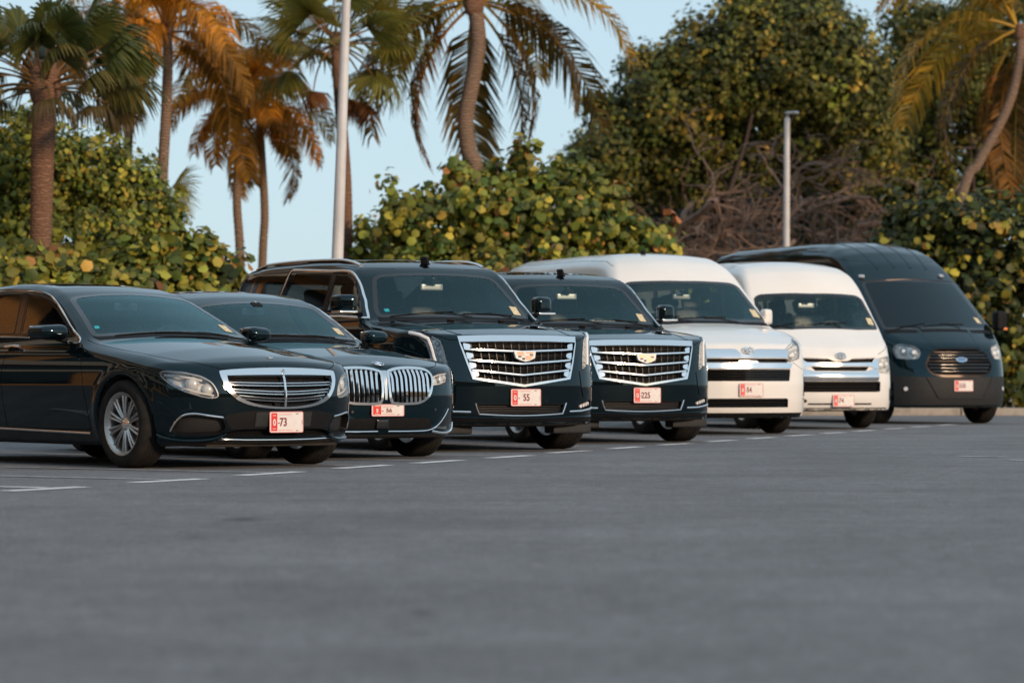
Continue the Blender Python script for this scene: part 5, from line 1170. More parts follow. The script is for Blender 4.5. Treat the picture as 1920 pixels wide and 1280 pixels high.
# ---------------------------------------------------------------- older white high-roof van with a flat nose
def build_oldvan():
    V = Vehicle('parked_van', 'white flat-nosed high-roof van with stepped chrome grille, beside the large black van', 'van', SH['oldvan'], (*POSE['oldvan'][0], 0), POSE['oldvan'][1], 'paint_white', .036, 'vehicles parked in the row')
    ws = windshield(V, sym([(.62, 0, 1.315), (.59, .5, 1.305), (.48, .855, 1.31), (.40, .86, 1.40), (.13, .80, 1.74), (.10, .72, 1.775), (.15, .4, 1.788), (.19, 0, 1.792)]), el=35, frit=.05)
    side_glass(V, 'front_door_glass', [(-.75, 1.33), (-.75, 1.77), (-.20, 1.77), (.10, 1.55), (.30, 1.33)], 'door_glass')
    for (a, b) in ((-.88, -1.95), (-2.03, -3.0), (-3.08, -4.0)): side_glass(V, 'side_window', [(a, 1.33), (a, 1.77), (b, 1.77), (b, 1.33)])
    rear_glass(V, [(-4.15, .68, 1.76), (-4.15, -.68, 1.76), (-4.2, -.74, 1.33), (-4.2, .74, 1.33)], 5)
    hl = round_poly([(-.015, .918), (.12, .945), (.30, .968), (.355, .93), (.345, .775), (.20, .745), (-.025, .755)], .02, 3)
    headlight(V, hl, 30, back='lamp_chrome', depth=.035, bulbs=[(.07, .85, .05), (.22, .86, .045)])
    u1 = recess(V, round_poly([(-.53, .928), (-.16, .918), (-.10, .893), (.10, .893), (.16, .918), (.53, .928), (.47, .872), (0, .866), (-.47, .872)], .01), 0, .05, 'black_plastic', name='upper_grille')
    V.patch('chrome_wing', round_poly([(-.585, .93), (-.55, .926), (-.47, .875), (0, .868), (.47, .875), (.55, .926), (.585, .93), (.575, .79), (.50, .80), (.43, .826), (.10, .826), (0, .830), (-.10, .826), (-.43, .826), (-.50, .80), (-.575, .79)], .012), 0, 'chrome', .014, .025)
    recess(V, round_poly([(-.42, .82), (.42, .82), (.37, .765), (-.37, .765)], .01), 0, .05, 'black_plastic', name='middle_grille')
    V.patch('chrome_bumper_band', round_poly([(-.575, .785), (-.50, .795), (-.37, .757), (.37, .757), (.50, .795), (.575, .785), (.56, .635), (-.56, .635)], .012), 0, 'chrome', .018, .03, fn=lambda a, b: .014 * np.cos((b - .69) * 30))
    g = recess(V, round_poly([(-.61, .628), (.61, .628), (.605, .49), (-.605, .49)], .02), 0, .07, 'black_plastic', name='grille')
    for z in (.60, .56, .52): V.tube('grille_bar', [(-.58, z), (0, z), (.58, z)], 0, 'black_plastic', .010, -.025, parent=g[0], step=.08)
    oval_emblem(V, 0, .955, .070, .045, 0, 0, .012)
    recess(V, round_poly([(.255, .54), (.30, .545), (.315, .45), (.30, .37), (.255, .375), (.245, .45)], .02), 30, .03, 'black_plastic', name='fog_slot', both=True)
    V.patch('bumper_strip', [(-.46, .345), (.46, .345), (.46, .325), (-.46, .325)], 0, 'black_plastic', .003, .006)
    M = tangent_frame(V, -.50, .375, 0, 0, .002); put(disc_mb(.022), 'tow_eye_cover', 'black_plastic', V.root, M)
    V.patch('lower_valance', [(-.75, .285), (.75, .285), (.72, .245), (-.72, .245)], 0, 'underbody', .004, .01)
    plate(V, .018, .379, '74', shift=-.005)
    V.gap(V.uv([(.55, .90, 1.28), (.75, .87, 1.18), (.90, .75, 1.08), (.98, .60, .99)], 0, 50), 0, 50); V.gap([(.55, .935), (.18, .925), (.10, .89), (-.10, .89), (-.18, .925), (-.55, .935)], 0, both=False); V.gap([(.60, .745), (.74, .735), (.86, .735)], 0)
    V.gap([(.42, 1.34), (.45, 1.0), (.42, .6)], -90); V.gap([(-.82, 1.8), (-.82, .3)], -90); V.gap([(-1.99, 1.8), (-1.99, .3)], -90)
    mirror_housing(V, .02, .955, 1.42, .15, .06, .10, mat='paint_white', square=True, arm_to=(.36, .90, 1.34))
    for a in ((.25, -.30), (-.45, -.35)):
        wiper(V, [(.60, a[0], 1.33), (.54, a[0] - .15, 1.37), (.53, a[0] - .3, 1.38)], [(.52, a[0] + .12, 1.40), (.55, max(a[0] - .62, -.80), 1.345)], el=35)
    dash(V, .46, .10, 1.28, .82); van_cabin(V, -.45, .92, 'seat_grey', (-1.5, -2.3, -3.1), .02, 1.64, .15)
    V.patch('windscreen_sticker', V.uv([(.44, .73, 1.38), (.44, .82, 1.38), (.36, .82, 1.47), (.36, .73, 1.47)], 0, 35), 0, 'sticker', .004, .001, 35, parent=ws)
    common_regions(V, lambda C, N: (C[:, 0] > .55) & (np.abs(C[:, 1]) < .88 - .5 * np.clip(C[:, 0] - .7, 0, 1)) & (N[:, 2] > .2) & (C[:, 2] > .94), [(.40, -.82, .3, 1.80), (-.82, -1.99, .3, 1.80)], 1.33, lambda C: .745, .5)
    V.region('roof', lambda C, N: (C[:, 2] > 1.86))
    headliner(V, -.6, -4.0, .7)
    V.finish()
    for x in (0, -3.11):
        for s in (1, -1): wheel(V, x, s, .335, .2, .21, .828, 'steel', detail=False)
    return V
oldvan = build_oldvan()

# ---------------------------------------------------------------- large dark van at the far end
def build_bigvan():
    V = Vehicle('parked_van', 'tall black high-roof van with blacked-out windscreen at the far end of the row', 'van', SH['bigvan'], (*POSE['bigvan'][0], 0), POSE['bigvan'][1], 'paint_navy', .038, 'vehicles parked in the row')
    ws = windshield(V, sym([(.44, 0, 1.39), (.41, .5, 1.385), (.28, .885, 1.40), (.18, .89, 1.46), (-.60, .80, 2.06), (-.66, .74, 2.105), (-.58, .4, 2.118), (-.53, 0, 2.125)]), frit=.05, mat='dark_glass')
    side_glass(V, 'front_door_glass', [(-.88, 1.45), (-.88, 2.02), (-.80, 2.0), (-.42, 1.72), (-.08, 1.47)], 'door_glass')
    for (a, b) in ((-1.0, -2.2), (-2.3, -3.5), (-3.6, -4.7), (-4.8, -5.6)): side_glass(V, 'side_window', [(a, 1.45), (a, 2.08), (b, 2.08), (b, 1.45)])
    hl = round_poly([(-.505, 1.10), (-.47, 1.155), (-.378, 1.170), (-.161, 1.125), (-.092, 1.035), (-.134, .945), (-.30, .94), (-.46, .955)], .04, 3)
    headlight(V, hl, -30, back='lamp_chrome', depth=.04, bulbs=[(-.20, 1.045, .05), (-.35, 1.06, .05)])
    go = round_poly([(-.46, 1.03), (-.34, 1.098), (.34, 1.098), (.46, 1.03), (.555, .845), (.47, .725), (.30, .695), (-.30, .695), (-.47, .725), (-.555, .845)], .05, 3)
    g = recess(V, go, 0, .06, 'black_plastic', frame=.03, frame_mat='black_chrome', name='grille')[0]
    for (z, h, m) in ((1.05, .40, 'black_chrome'), (1.005, .44, 'gloss_black'), (.96, .48, 'gloss_black'), (.915, .50, 'black_chrome'), (.865, .51, 'gloss_black'), (.815, .49, 'gloss_black'), (.765, .46, 'gloss_black')):
        V.tube('grille_bar', [(-h, z), (-h * .5, z), (0, z), (h * .5, z), (h, z)], 0, m, .016, -.004, parent=g, r2=.012, step=.06)
    M = tangent_frame(V, 0, .932, 0, 0, .022); e = put(disc_mb(.088, 1.0, 36), 'emblem', 'emblem_blue', V.root, M @ Matrix.Diagonal((1, .42, 1, 1)))
    put(disc_mb(.092, r_in=.082, n=36), 'oval_rim', 'chrome', e, Matrix.Translation((0, 0, .001)))
    sc = MB(); t = np.linspace(0, 1, 24); sc.add(*sweep_vf(np.stack([-.055 + .11 * t, .022 * np.sin(t * 14) + .01, 0 * t + .005], 1), .007, 5)); sc.build('script', 'chrome', e)
    # grey bumper
    V.patch('bumper_cover', round_poly([(-.92, .70), (-.54, .685), (.54, .685), (.92, .70), (.90, .28), (-.90, .28)], .03), 0, 'grey_plastic', .004, .01, grid=.06)
    recess(V, round_poly([(-.44, .50), (.44, .50), (.36, .40), (-.36, .40)], .015), 0, .05, 'black_plastic', name='lower_grille')
    for s in (1, -1):
        V.tube('bumper_ridge', [(s * .54, .68), (s * .47, .55), (s * .37, .385)], 0, 'grey_plastic', .014, .004)
        M = tangent_frame(V, s * .80, .515, 0, 0, .006); put(disc_mb(.03, h=.008), 'fog_lamp', 'lamp_bulb', V.root, M)
    V.tube('bumper_ridge', [(-.37, .382), (0, .378), (.37, .382)], 0, 'grey_plastic', .012, .004)
    plate(V, .013, .558, '535')
    V.gap(V.uv([(.38, .93, 1.36), (.55, .86, 1.28), (.72, .72, 1.20), (.84, .55, 1.13), (.92, .35, 1.10), (.94, 0, 1.105)], 0, 50), 0, 50)
    for s in (1, -1): V.tube('hood_crease', V.uv([(.42, s * .42, 1.39), (.62, s * .40, 1.27), (.84, s * .37, 1.13)], 0, 50), 0, 'paint_navy', .05, -.042, el=50)
    V.patch('cowl_panel', V.uv([(.52, 0, 1.35), (.49, .5, 1.345), (.36, .90, 1.35), (.28, .885, 1.40), (.41, .5, 1.385), (.44, 0, 1.39), (.41, -.5, 1.385), (.28, -.885, 1.40), (.36, -.90, 1.35), (.49, -.5, 1.345)], 0, 55), 0, 'black_plastic', .002, .004, 55)
    for y in (-.45, -.15, .15, .45):          # pressed ribs on the roof brow
        V.tube('roof_rib', V.uv([(-.80, y * .92, 2.32), (-1.2, y, 2.57), (-1.6, y, 2.69), (-2.4, y, 2.76), (-4.0, y, 2.755)], 0, 45), 0, 'paint_navy', .028, -.018, el=45, step=.08)
    V.tube('brow_seam', V.uv([(-.64, -.76, 2.12), (-.55, -.4, 2.135), (-.54, 0, 2.14), (-.55, .4, 2.135), (-.64, .76, 2.12)], 0, 45), 0, 'black_chrome', .008, .002, el=45)
    for y in (-.73, .60): M = tangent_frame(V, y, V.uv([(-.72, y, 2.18)], 0, 45)[0][1], 0, 45, .004); mb = MB(); mb.add(*rbox_vf((0, 0, .012), (.045, .03, .02), .016)); put(mb, 'marker_lamp', 'lamp_grey', V.root, M)
    V.gap([(.28, 1.42), (.30, 1.0), (.40, .6)], -90); V.gap([(-.92, 2.12), (-.92, .36)], -90); V.gap([(-2.25, 2.12), (-2.25, .36)], -90)
    V.gap([(-1.0, 2.42), (-1.6, 2.50), (-4.8, 2.50)], -90)
    mirror_housing(V, .10, 1.15, 1.52, .18, .10, .15, mat='black_plastic', square=True, arm_to=(.14, .97, 1.45))
    for s in (1, -1): mb = MB(); mb.add(*rbox_vf((.17, s * 1.19, 1.40), (.03, .035, .022), .012)); mb.build('mirror_indicator', 'amber', V.root)
    for a in (.30, -.35): wiper(V, [(.42, a, 1.41), (.35, a - .15, 1.46), (.34, a - .3, 1.47)], [(.33, a + .1, 1.48), (.37, max(a - .6, -.82), 1.42)])
    dash(V, .30, -.10, 1.34, .88); van_cabin(V, -.55, .98, 'seat_dark', (), -.12, 1.90, -.42)
    V.patch('windscreen_sticker', V.uv([(.16, .72, 1.47), (.16, .80, 1.47), (.06, .79, 1.56), (.06, .71, 1.56)], 0, 45), 0, 'sticker', .004, .001, 45, parent=ws)
    common_regions(V, lambda C, N: (C[:, 0] > .42) & (np.abs(C[:, 1]) < .90 - .5 * np.clip(C[:, 0] - .6, 0, 1)) & (N[:, 2] > .3) & (C[:, 2] > 1.08), [(.30, -.92, .36, 2.12), (-.92, -2.25, .36, 2.12)], 1.45, lambda C: .71, .45)
    V.region('roof', lambda C, N: (C[:, 2] > 2.2))
    V.finish()
    for x in (0, -3.75):
        for s in (1, -1): wheel(V, x, s, .36, .235, .215, .862, 'steel', detail=False)
    return V
glass_mat('dark_glass', (0.002, 0.002, 0.002), 1.5, 0.06, (.8, .95, 1))
bigvan = build_bigvan()
# ---------------------------------------------------------------- plants
def leaf_mat(name, rough=.5, trans=.25, spec=.3):
    m = bpy.data.materials.new(name); m.use_nodes = True; nt = m.node_tree; b = nt.nodes['Principled BSDF']; L = nt.links.new
    at_ = nt.nodes.new('ShaderNodeAttribute'); at_.attribute_name = 'tint'; L(at_.outputs['Color'], b.inputs['Base Color'])
    b.inputs['Roughness'].default_value = rough; b.inputs['Specular IOR Level'].default_value = spec
    t = nt.nodes.new('ShaderNodeBsdfTranslucent'); L(at_.outputs['Color'], t.inputs[0]); mx = nt.nodes.new('ShaderNodeMixShader'); mx.inputs[0].default_value = trans
    L(b.outputs[0], mx.inputs[1]); L(t.outputs[0], mx.inputs[2]); L(mx.outputs[0], nt.nodes['Material Output'].inputs[0]); MATS[name] = m
leaf_mat('leaf'); leaf_mat('frond_leaf', .45, .42, .3)
pmat('bark_grey', (0.20, 0.15, 0.12), 0.9, noise=(7, (0.11, 0.08, 0.065), 0.0), bump=(.8, .03)); pmat('twig', (0.20, 0.135, 0.10), 0.9, noise=(9, (0.13, 0.085, 0.065), 0.0)); pmat('bark_dark', (0.07, 0.05, 0.04), 0.9, noise=(9, (0.05, 0.035, 0.03), 0.0))
pmat('husk', (0.55, 0.30, 0.07), 0.6)
def ring_bark(name, c1, c2, scale, dist=2.0):
    m = bpy.data.materials.new(name); m.use_nodes = True; nt = m.node_tree; b = nt.nodes['Principled BSDF']; L = nt.links.new; b.inputs['Roughness'].default_value = .9; b.inputs['Specular IOR Level'].default_value = .2
    tc = nt.nodes.new('ShaderNodeTexCoord'); w = nt.nodes.new('ShaderNodeTexWave'); w.wave_type = 'BANDS'; w.bands_direction = 'Z'; w.inputs['Scale'].default_value = scale; w.inputs['Distortion'].default_value = dist; w.inputs['Detail'].default_value = 3; w.inputs['Detail Scale'].default_value = 2
    n = nt.nodes.new('ShaderNodeTexNoise'); n.inputs['Scale'].default_value = 6; n.inputs['Detail'].default_value = 5; L(tc.outputs['Object'], w.inputs['Vector']); L(tc.outputs['Object'], n.inputs['Vector'])
    mu = nt.nodes.new('ShaderNodeMath'); mu.operation = 'MULTIPLY'; L(w.outputs['Fac'], mu.inputs[0]); L(n.outputs[0], mu.inputs[1]); mr = nt.nodes.new('ShaderNodeMapRange'); mr.inputs[1].default_value = .05; mr.inputs[2].default_value = .5; L(mu.outputs[0], mr.inputs[0])
    mx = nt.nodes.new('ShaderNodeMix'); mx.data_type = 'RGBA'; mx.inputs[6].default_value = (*c2, 1); mx.inputs[7].default_value = (*c1, 1); L(mr.outputs[0], mx.inputs[0]); L(mx.outputs[2], b.inputs['Base Color'])
    bp = nt.nodes.new('ShaderNodeBump'); bp.inputs['Strength'].default_value = .9; bp.inputs['Distance'].default_value = .03; L(mu.outputs[0], bp.inputs['Height']); L(bp.outputs[0], b.inputs['Normal']); MATS[name] = m
ring_bark('bark_palm', (.29, .21, .16), (.17, .12, .09), 5.5, 6.0); ring_bark('bark_red', (.30, .175, .115), (.15, .085, .058), 7.5, 8.0)
def raw_mesh(name, V, quads, mat, tint=None, smooth=False):
    V = np.asarray(V, np.float32); Q = np.asarray(quads, np.int32); me = bpy.data.meshes.new(name); k = Q.shape[1]
    me.vertices.add(len(V)); me.vertices.foreach_set('co', V.ravel()); me.loops.add(Q.size); me.loops.foreach_set('vertex_index', Q.ravel())
    me.polygons.add(len(Q)); me.polygons.foreach_set('loop_start', np.arange(len(Q), dtype=np.int32) * k)
    if tint is not None:
        a = me.color_attributes.new('tint', 'FLOAT_COLOR', 'POINT'); a.data.foreach_set('color', np.concatenate([tint, np.ones((len(tint), 1))], 1).astype(np.float32).ravel())
    me.update(calc_edges=True); me.materials.append(MATS[mat])
    if smooth: me.polygons.foreach_set('use_smooth', [True] * len(Q))
    return me
def unit(a): return a / np.maximum(np.linalg.norm(a, axis=-1, keepdims=True), 1e-9)
def leaves(C, N, size, tint, aspect=1.0, fold=.25, curl=.15):
    """hexagonal leaves folded along the midrib: centres, facing, sizes (radius), colours"""
    n = len(C); N = unit(N); a = unit(np.cross(N, rng.normal(size=(n, 3)))); b = np.cross(N, a); s = size[:, None]
    def p(u, v, w): return C + a * s * u + b * s * v * aspect + N * s * w
    V = np.stack([p(-1, 0, 0), p(-.45, .88, -fold), p(.5, .82, -fold - curl), p(1, 0, -curl), p(.5, -.82, -fold - curl), p(-.45, -.88, -fold)], 1).reshape(-1, 3)
    i = np.arange(n)[:, None] * 6; Q = np.concatenate([i + np.array([[0, 3, 2, 1]]), i + np.array([[0, 5, 4, 3]])], 0)
    return V, Q, np.repeat(tint, 6, 0)
def palette(n, cols, w, jit=.18):
    cols = np.array(cols); k = rng.choice(len(cols), n, p=np.array(w) / sum(w)); c = cols[k] * (1 + rng.normal(size=(n, 1)) * jit) * (1 + rng.normal(size=(n, 3)) * .06); return np.clip(c, .004, .9)
GRAPE = ([(0.152, 0.181, 0.032), (0.290, 0.275, 0.043), (0.080, 0.116, 0.026), (0.478, 0.392, 0.065), (0.493, 0.261, 0.072), (0.377, 0.145, 0.058)], [5, 4.5, 4, 1.6, .5, .12])
BUSH = ([(0.136, 0.168, 0.026), (0.240, 0.248, 0.035), (0.072, 0.099, 0.022), (0.384, 0.320, 0.048)], [5, 4, 4, 1.2])
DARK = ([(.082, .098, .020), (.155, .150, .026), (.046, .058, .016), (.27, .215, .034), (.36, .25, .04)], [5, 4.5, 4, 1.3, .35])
def crown(blobs, n_clump, per, size, pal, shell=.55, clump_r=.35, up=.35, mixf=.35, jit=.25, aspect=1.0):
    """leaf clumps spread through ellipsoids (cx, cy, cz, rx, ry, rz)"""
    B = np.array(blobs, float); vol = (B[:, 3] * B[:, 4] * B[:, 5]) ** .67; k = rng.choice(len(B), n_clump, p=vol / vol.sum()); d = unit(rng.normal(size=(n_clump, 3)))
    rad = shell + (1 - shell) * rng.random(n_clump) ** .6; rad *= 1 + .16 * np.sin(d[:, 0] * 7 + k) * np.cos(d[:, 2] * 6 + 2 * k)
    P = B[k, :3] + d * B[k, 3:] * rad[:, None]
    P = P[P[:, 2] > .15]; d = d[:len(P)]; n = len(P); per_i = np.maximum(2, rng.poisson(per, n)); idx = np.repeat(np.arange(n), per_i); m = len(idx)
    o = unit(rng.normal(size=(m, 3))); C = P[idx] + o * clump_r * rng.random((m, 1)) ** .5
    out = unit(P[idx] - B[k[:n]][idx][:, :3] * np.array([1, 1, 1])); N = unit(out * .6 + o * .8 + np.array([0, -.25, up]) + rng.normal(size=(m, 3)) * .35)
    base = palette(n, *pal, jit=jit)[idx]; t = base * (1 + rng.normal(size=(m, 1)) * .22); mixm = rng.random((m, 1)) < mixf; t = np.where(mixm, palette(m, *pal), t)
    C[:, 2] = np.maximum(C[:, 2], .05)
    return leaves(C, N, size * (.42 + .85 * rng.random(m)), np.clip(t, .004, .9), aspect), P
def limbs(base, tips, r0, mat, parent, name='trunk', n=7, wob=.12, dx=0):
    """one stem that divides towards the tips"""
    mb = MB(); base = np.array(base, float); c = np.mean(tips, 0); fork = base + (c - base) * .35; fork[2] = base[2] + (c[2] - base[2]) * .3
    mb.add(*sweep_vf([base, base + (fork - base) * .5 + rng.normal(size=3) * .05, fork], [r0 * 1.25, r0, r0 * .85], n))
    for t in tips:
        P = [fork + (np.array(t) - fork) * q + (rng.normal(size=3) * wob * math.sin(q * 3.14)) + np.array([0, 0, .15 * math.sin(q * 3.14)]) for q in np.linspace(0, 1, 6)]
        mb.add(*sweep_vf(P, np.linspace(r0 * .62, r0 * .12, 6), 6))
    return mb.build(name, mat, parent)
def shrub(name, label, cat, blobs, n_clump, per, size, pal, group=None, trunk_r=.06, shell=.5, clump_r=.3, bark='bark_grey', single=0, aspect=1.0, ntips=10, mixf=.35):
    B = np.array(blobs, float); base = np.array([B[:, 0].mean(), B[:, 1].mean(), 0]); root = tag(empty(name, base), label, cat, group)
    Bl = B.copy(); Bl[:, :3] -= base; (V, Q, T), P = crown(Bl, n_clump, per, size, pal, shell, clump_r, aspect=aspect, mixf=mixf)
    o = link('foliage', raw_mesh('foliage', V, Q, 'leaf', T), None, root); o['kind'] = 'stuff'
    k = rng.choice(len(P), min(ntips, len(P)), replace=False); limbs((0, 0, 0), P[k], trunk_r, bark, root)
    if single:                                                  # the large leaves that face the lot, one by one
        sc = P[:, 1] - .15 * P[:, 2]; near = np.argsort(sc)[:single * 2]; near = rng.choice(near, min(single, len(near)), replace=False)
        for i in near:
            c = P[i] + np.array([rng.normal() * .08, -.12 - .1 * rng.random(), rng.normal() * .08]); key = int(rng.integers(len(LEAF)))
            l = bpy.data.objects.new('leaf', LEAF[key]); COL.objects.link(l); l.parent = root; l.location = c; s = size * (.50 + .55 * rng.random()); l.scale = (s, s, s)
            nn = Vector((rng.normal() * .9, -1, .45 + rng.normal() * .7)); l.rotation_euler = (nn.to_track_quat('Z', 'Y') @ Matrix.Rotation(rng.random() * 6.28, 4, 'Z').to_quaternion()).to_euler()
    return root
LEAF = []
for c in ((.20, .20, .038), (.27, .25, .044), (.14, .16, .03), (.31, .28, .05), (.29, .22, .05), (.25, .23, .042), (.18, .19, .036)):
    a = np.linspace(0, 2 * math.pi, 15)[:-1]; rr = 1 - .10 * np.cos(a) ** 8; V = [(0, 0, .02)] + [(r * math.cos(t), r * .95 * math.sin(t), -.13 * math.sin(t) ** 2 - .05 * (1 + math.cos(t))) for t, r in zip(a, rr)]
    F = [(0, 1 + i, 1 + (i + 1) % 14) for i in range(14)]; cc = np.array([c] * 15) * (1 + .25 * np.r_[-.3, np.cos(a)][:, None]); cc[0] = np.array(c) * 1.35; LEAF.append(raw_mesh('leaf', V, F, 'leaf', cc, True))

# --- left: hedge of round leaves, bush behind it
def bl(px, py, d, rpx, rpy=None, ry=None):
    x, y, z = at(px, py, d); s = d / F_PX; r = rpx * s; return (x, y, z, r, ry or r, (rpy or rpx) * s)
G1 = 'sea grape hedge shrubs along the lot edge'
shrub('sea_grape_shrub', 'yellow-green round-leaved hedge shrub at the far left, behind the roof of the front sedan', 'shrub', [bl(-40, 560, 46, 110, 85), bl(40, 545, 46, 95, 75), bl(60, 640, 46, 130, 80), bl(-10, 468, 46, 14, 26), bl(60, 478, 46, 16, 22), bl(100, 490, 46, 14, 24)], 442, 12, .080, GRAPE, G1, shell=.35, clump_r=.23, single=24)
shrub('sea_grape_shrub', 'yellow-green round-leaved hedge shrub just right of the thick palm trunk', 'shrub', [bl(170, 555, 46.5, 95, 60), bl(255, 545, 46.5, 90, 82), bl(210, 640, 46.5, 140, 80), bl(150, 488, 46.5, 16, 26), bl(235, 462, 46.5, 18, 24), bl(290, 456, 46.5, 16, 26)], 459, 12, .080, GRAPE, G1, shell=.35, clump_r=.23, single=24)
shrub('sea_grape_shrub', 'round-leaved hedge shrub ending the hedge, left of the open sky', 'shrub', [bl(345, 530, 47, 85, 78), bl(405, 540, 47, 60, 68), bl(445, 505, 47, 16, 42), bl(370, 640, 47, 130, 90), bl(330, 452, 47, 18, 26), bl(385, 462, 47, 20, 28)], 442, 12, .080, GRAPE, G1, shell=.35, clump_r=.23, single=24)
shrub('leafy_bush', 'tall small-leaved green bush behind the thick palm trunk at left', 'bush', [bl(-60, 330, 53, 150, 140), bl(60, 330, 53, 130, 118), bl(170, 350, 53, 110, 110), bl(250, 400, 53, 95, 100), bl(310, 430, 53, 45, 60), bl(100, 480, 53, 260, 110), bl(40, 240, 53, 60, 45)], 2100, 13, .062, BUSH, None, .10, .45, .24, single=0, aspect=.7, ntips=16)
# --- middle: big sea grape
shrub('sea_grape_shrub', 'large yellow-green sea grape shrub behind the suvs in the middle', 'shrub', [bl(820, 430, 56, 120, 95), bl(930, 400, 56, 110, 105), bl(1040, 400, 56, 110, 110), bl(1130, 430, 56, 100, 90), bl(1215, 460, 56, 65, 60), bl(730, 345, 56, 18, 36), bl(745, 395, 56, 40, 30), bl(855, 330, 56, 26, 40), bl(990, 300, 56, 40, 35), bl(960, 560, 56, 300, 110)], 1350, 12, .080, GRAPE, None, .10, .38, .24, single=45, ntips=18)
shrub('sea_grape_shrub', 'small olive shrub tucked right of the thick white lamp post', 'shrub', [bl(700, 455, 60, 55, 50), bl(760, 470, 60, 60, 50), bl(720, 560, 60, 100, 70)], 320, 10, .07, GRAPE, None, .05, .5, .25)
# --- right: big tree, dark crowns, shrub
shrub('spreading_tree', 'broad dark green tree with yellowing leaves filling the upper right', 'tree', [bl(1145, 290, 82, 75, 75), bl(1250, 195, 82, 105, 95), bl(1350, 130, 82, 115, 105), bl(1205, 120, 82, 30, 26), bl(1120, 195, 82, 26, 24), bl(1460, 110, 82, 130, 130), bl(1560, 140, 82, 110, 120), bl(1130, 360, 84, 100, 80), bl(1260, 280, 84, 150, 100), bl(1430, 240, 84, 170, 110), bl(1580, 260, 84, 130, 110), bl(1400, 20, 82, 70, 60), bl(1530, 40, 82, 60, 60), bl(1075, 320, 82, 36, 40)], 3600, 26, .076, DARK, None, .17, .5, .42, bark='bark_dark', ntips=6, aspect=.8, mixf=.12)
shrub('spreading_tree', 'dark tree crown behind the leaning palm at the right edge', 'tree', [bl(1720, 60, 86, 70, 90), bl(1800, 120, 86, 120, 130), bl(1900, 90, 86, 110, 140), bl(1700, 200, 88, 90, 110), bl(1820, 300, 88, 130, 130), bl(1940, 300, 88, 120, 150), bl(1700, 360, 88, 100, 90)], 1900, 24, .076, DARK, None, .15, .45, .42, bark='bark_dark', ntips=4, aspect=.8, mixf=.12)
shrub('undergrowth_bush', 'dark low bushes in deep shade under the broad tree', 'bush', [bl(1150, 440, 90, 130, 90), bl(1300, 410, 90, 150, 100), bl(1480, 400, 90, 160, 110), bl(1640, 410, 90, 140, 120), bl(1400, 520, 90, 300, 120), bl(1720, 530, 90, 200, 150)], 4200, 14, .10, ([(.014, .018, .008), (.022, .026, .010), (.04, .036, .012)], [5, 4, 1]), None, .12, .2, .40, bark='bark_dark', ntips=10, aspect=.8)  # the deep shade is put into the near-black leaf colours
shrub('sea_grape_shrub', 'tall dark sea grape shrub with bright yellow leaves beside the far black van', 'shrub', [bl(1720, 440, 60, 80, 75), bl(1800, 430, 60, 90, 75), bl(1890, 450, 60, 100, 85), bl(1755, 365, 60, 18, 36), bl(1690, 400, 60, 40, 36), bl(1820, 560, 60, 120, 110), bl(1910, 590, 60, 90, 130), bl(1890, 690, 60, 110, 90)], 900, 9, .085, ([(.045, .062, .016), (.075, .090, .018), (.028, .040, .012), (.38, .33, .05), (.34, .22, .04)], [5, 4, 4, 1.6, .5]), None, .08, .4, .30, single=45, ntips=14)
# --- the leafless shrub
def bare_shrub():
    x, y, _ = at(1400, 480, 74); root = tag(empty('leafless_shrub', (x, y, 0)), 'tangled leafless brown shrub behind the white vans', 'shrub'); mb = MB(); tw = MB(); r_ = random.Random(5)
    def grow(p, d, L, r, lvl):
        n = 5; P = [p]; dd = d.copy()
        for i in range(n):
            dd = unit(dd + np.array([r_.gauss(.04, .34), r_.gauss(0, .25), r_.gauss(0, .26) + (.03 if lvl < 1 else -.04)])); P.append(P[-1] + dd * L / n)
        P = np.array(P); (mb if lvl < 3 else tw).add(*sweep_vf(P, np.linspace(r, r * .6, n + 1), 6 if lvl < 2 else (5 if lvl == 2 else 3), cap=False))
        if lvl >= 5: return
        for k in range((4, 4, 3, 3, 2)[lvl]):
            i = r_.randint(2, n); nd = unit(dd * .6 + np.array([r_.gauss(0, 1.0), r_.gauss(0, .6), r_.gauss(.02, .38)])); grow(P[i], nd, L * r_.uniform(.55, .8), r * .58, lvl + 1)
    for (px, dx, dz, L, r) in ((1300, -.15, .85, 3.0, .19), (1320, .55, .85, 3.4, .17), (1440, .35, .95, 3.4, .13), (1500, .2, 1.0, 3.6, .12), (1560, .45, .9, 3.4, .12), (1260, -.2, .9, 3.2, .12), (1400, -.1, 1.0, 3.5, .12), (1610, .0, 1.0, 3.5, .11)):
        q = at(px, 706, 74); grow(np.array([q[0] - x, r_.uniform(-.6, .6), 0.9]), unit(np.array([dx, r_.uniform(-.2, .2), dz])), L, r, 0)
        mb.add(*sweep_vf([(q[0] - x - dx * .5, 0, 0), (q[0] - x, 0, .95)], [r * 1.3, r], 6))
    mb.build('branches', 'twig', root); tw.build('twigs', 'twig', root, smooth=False)['kind'] = 'stuff'
bare_shrub()

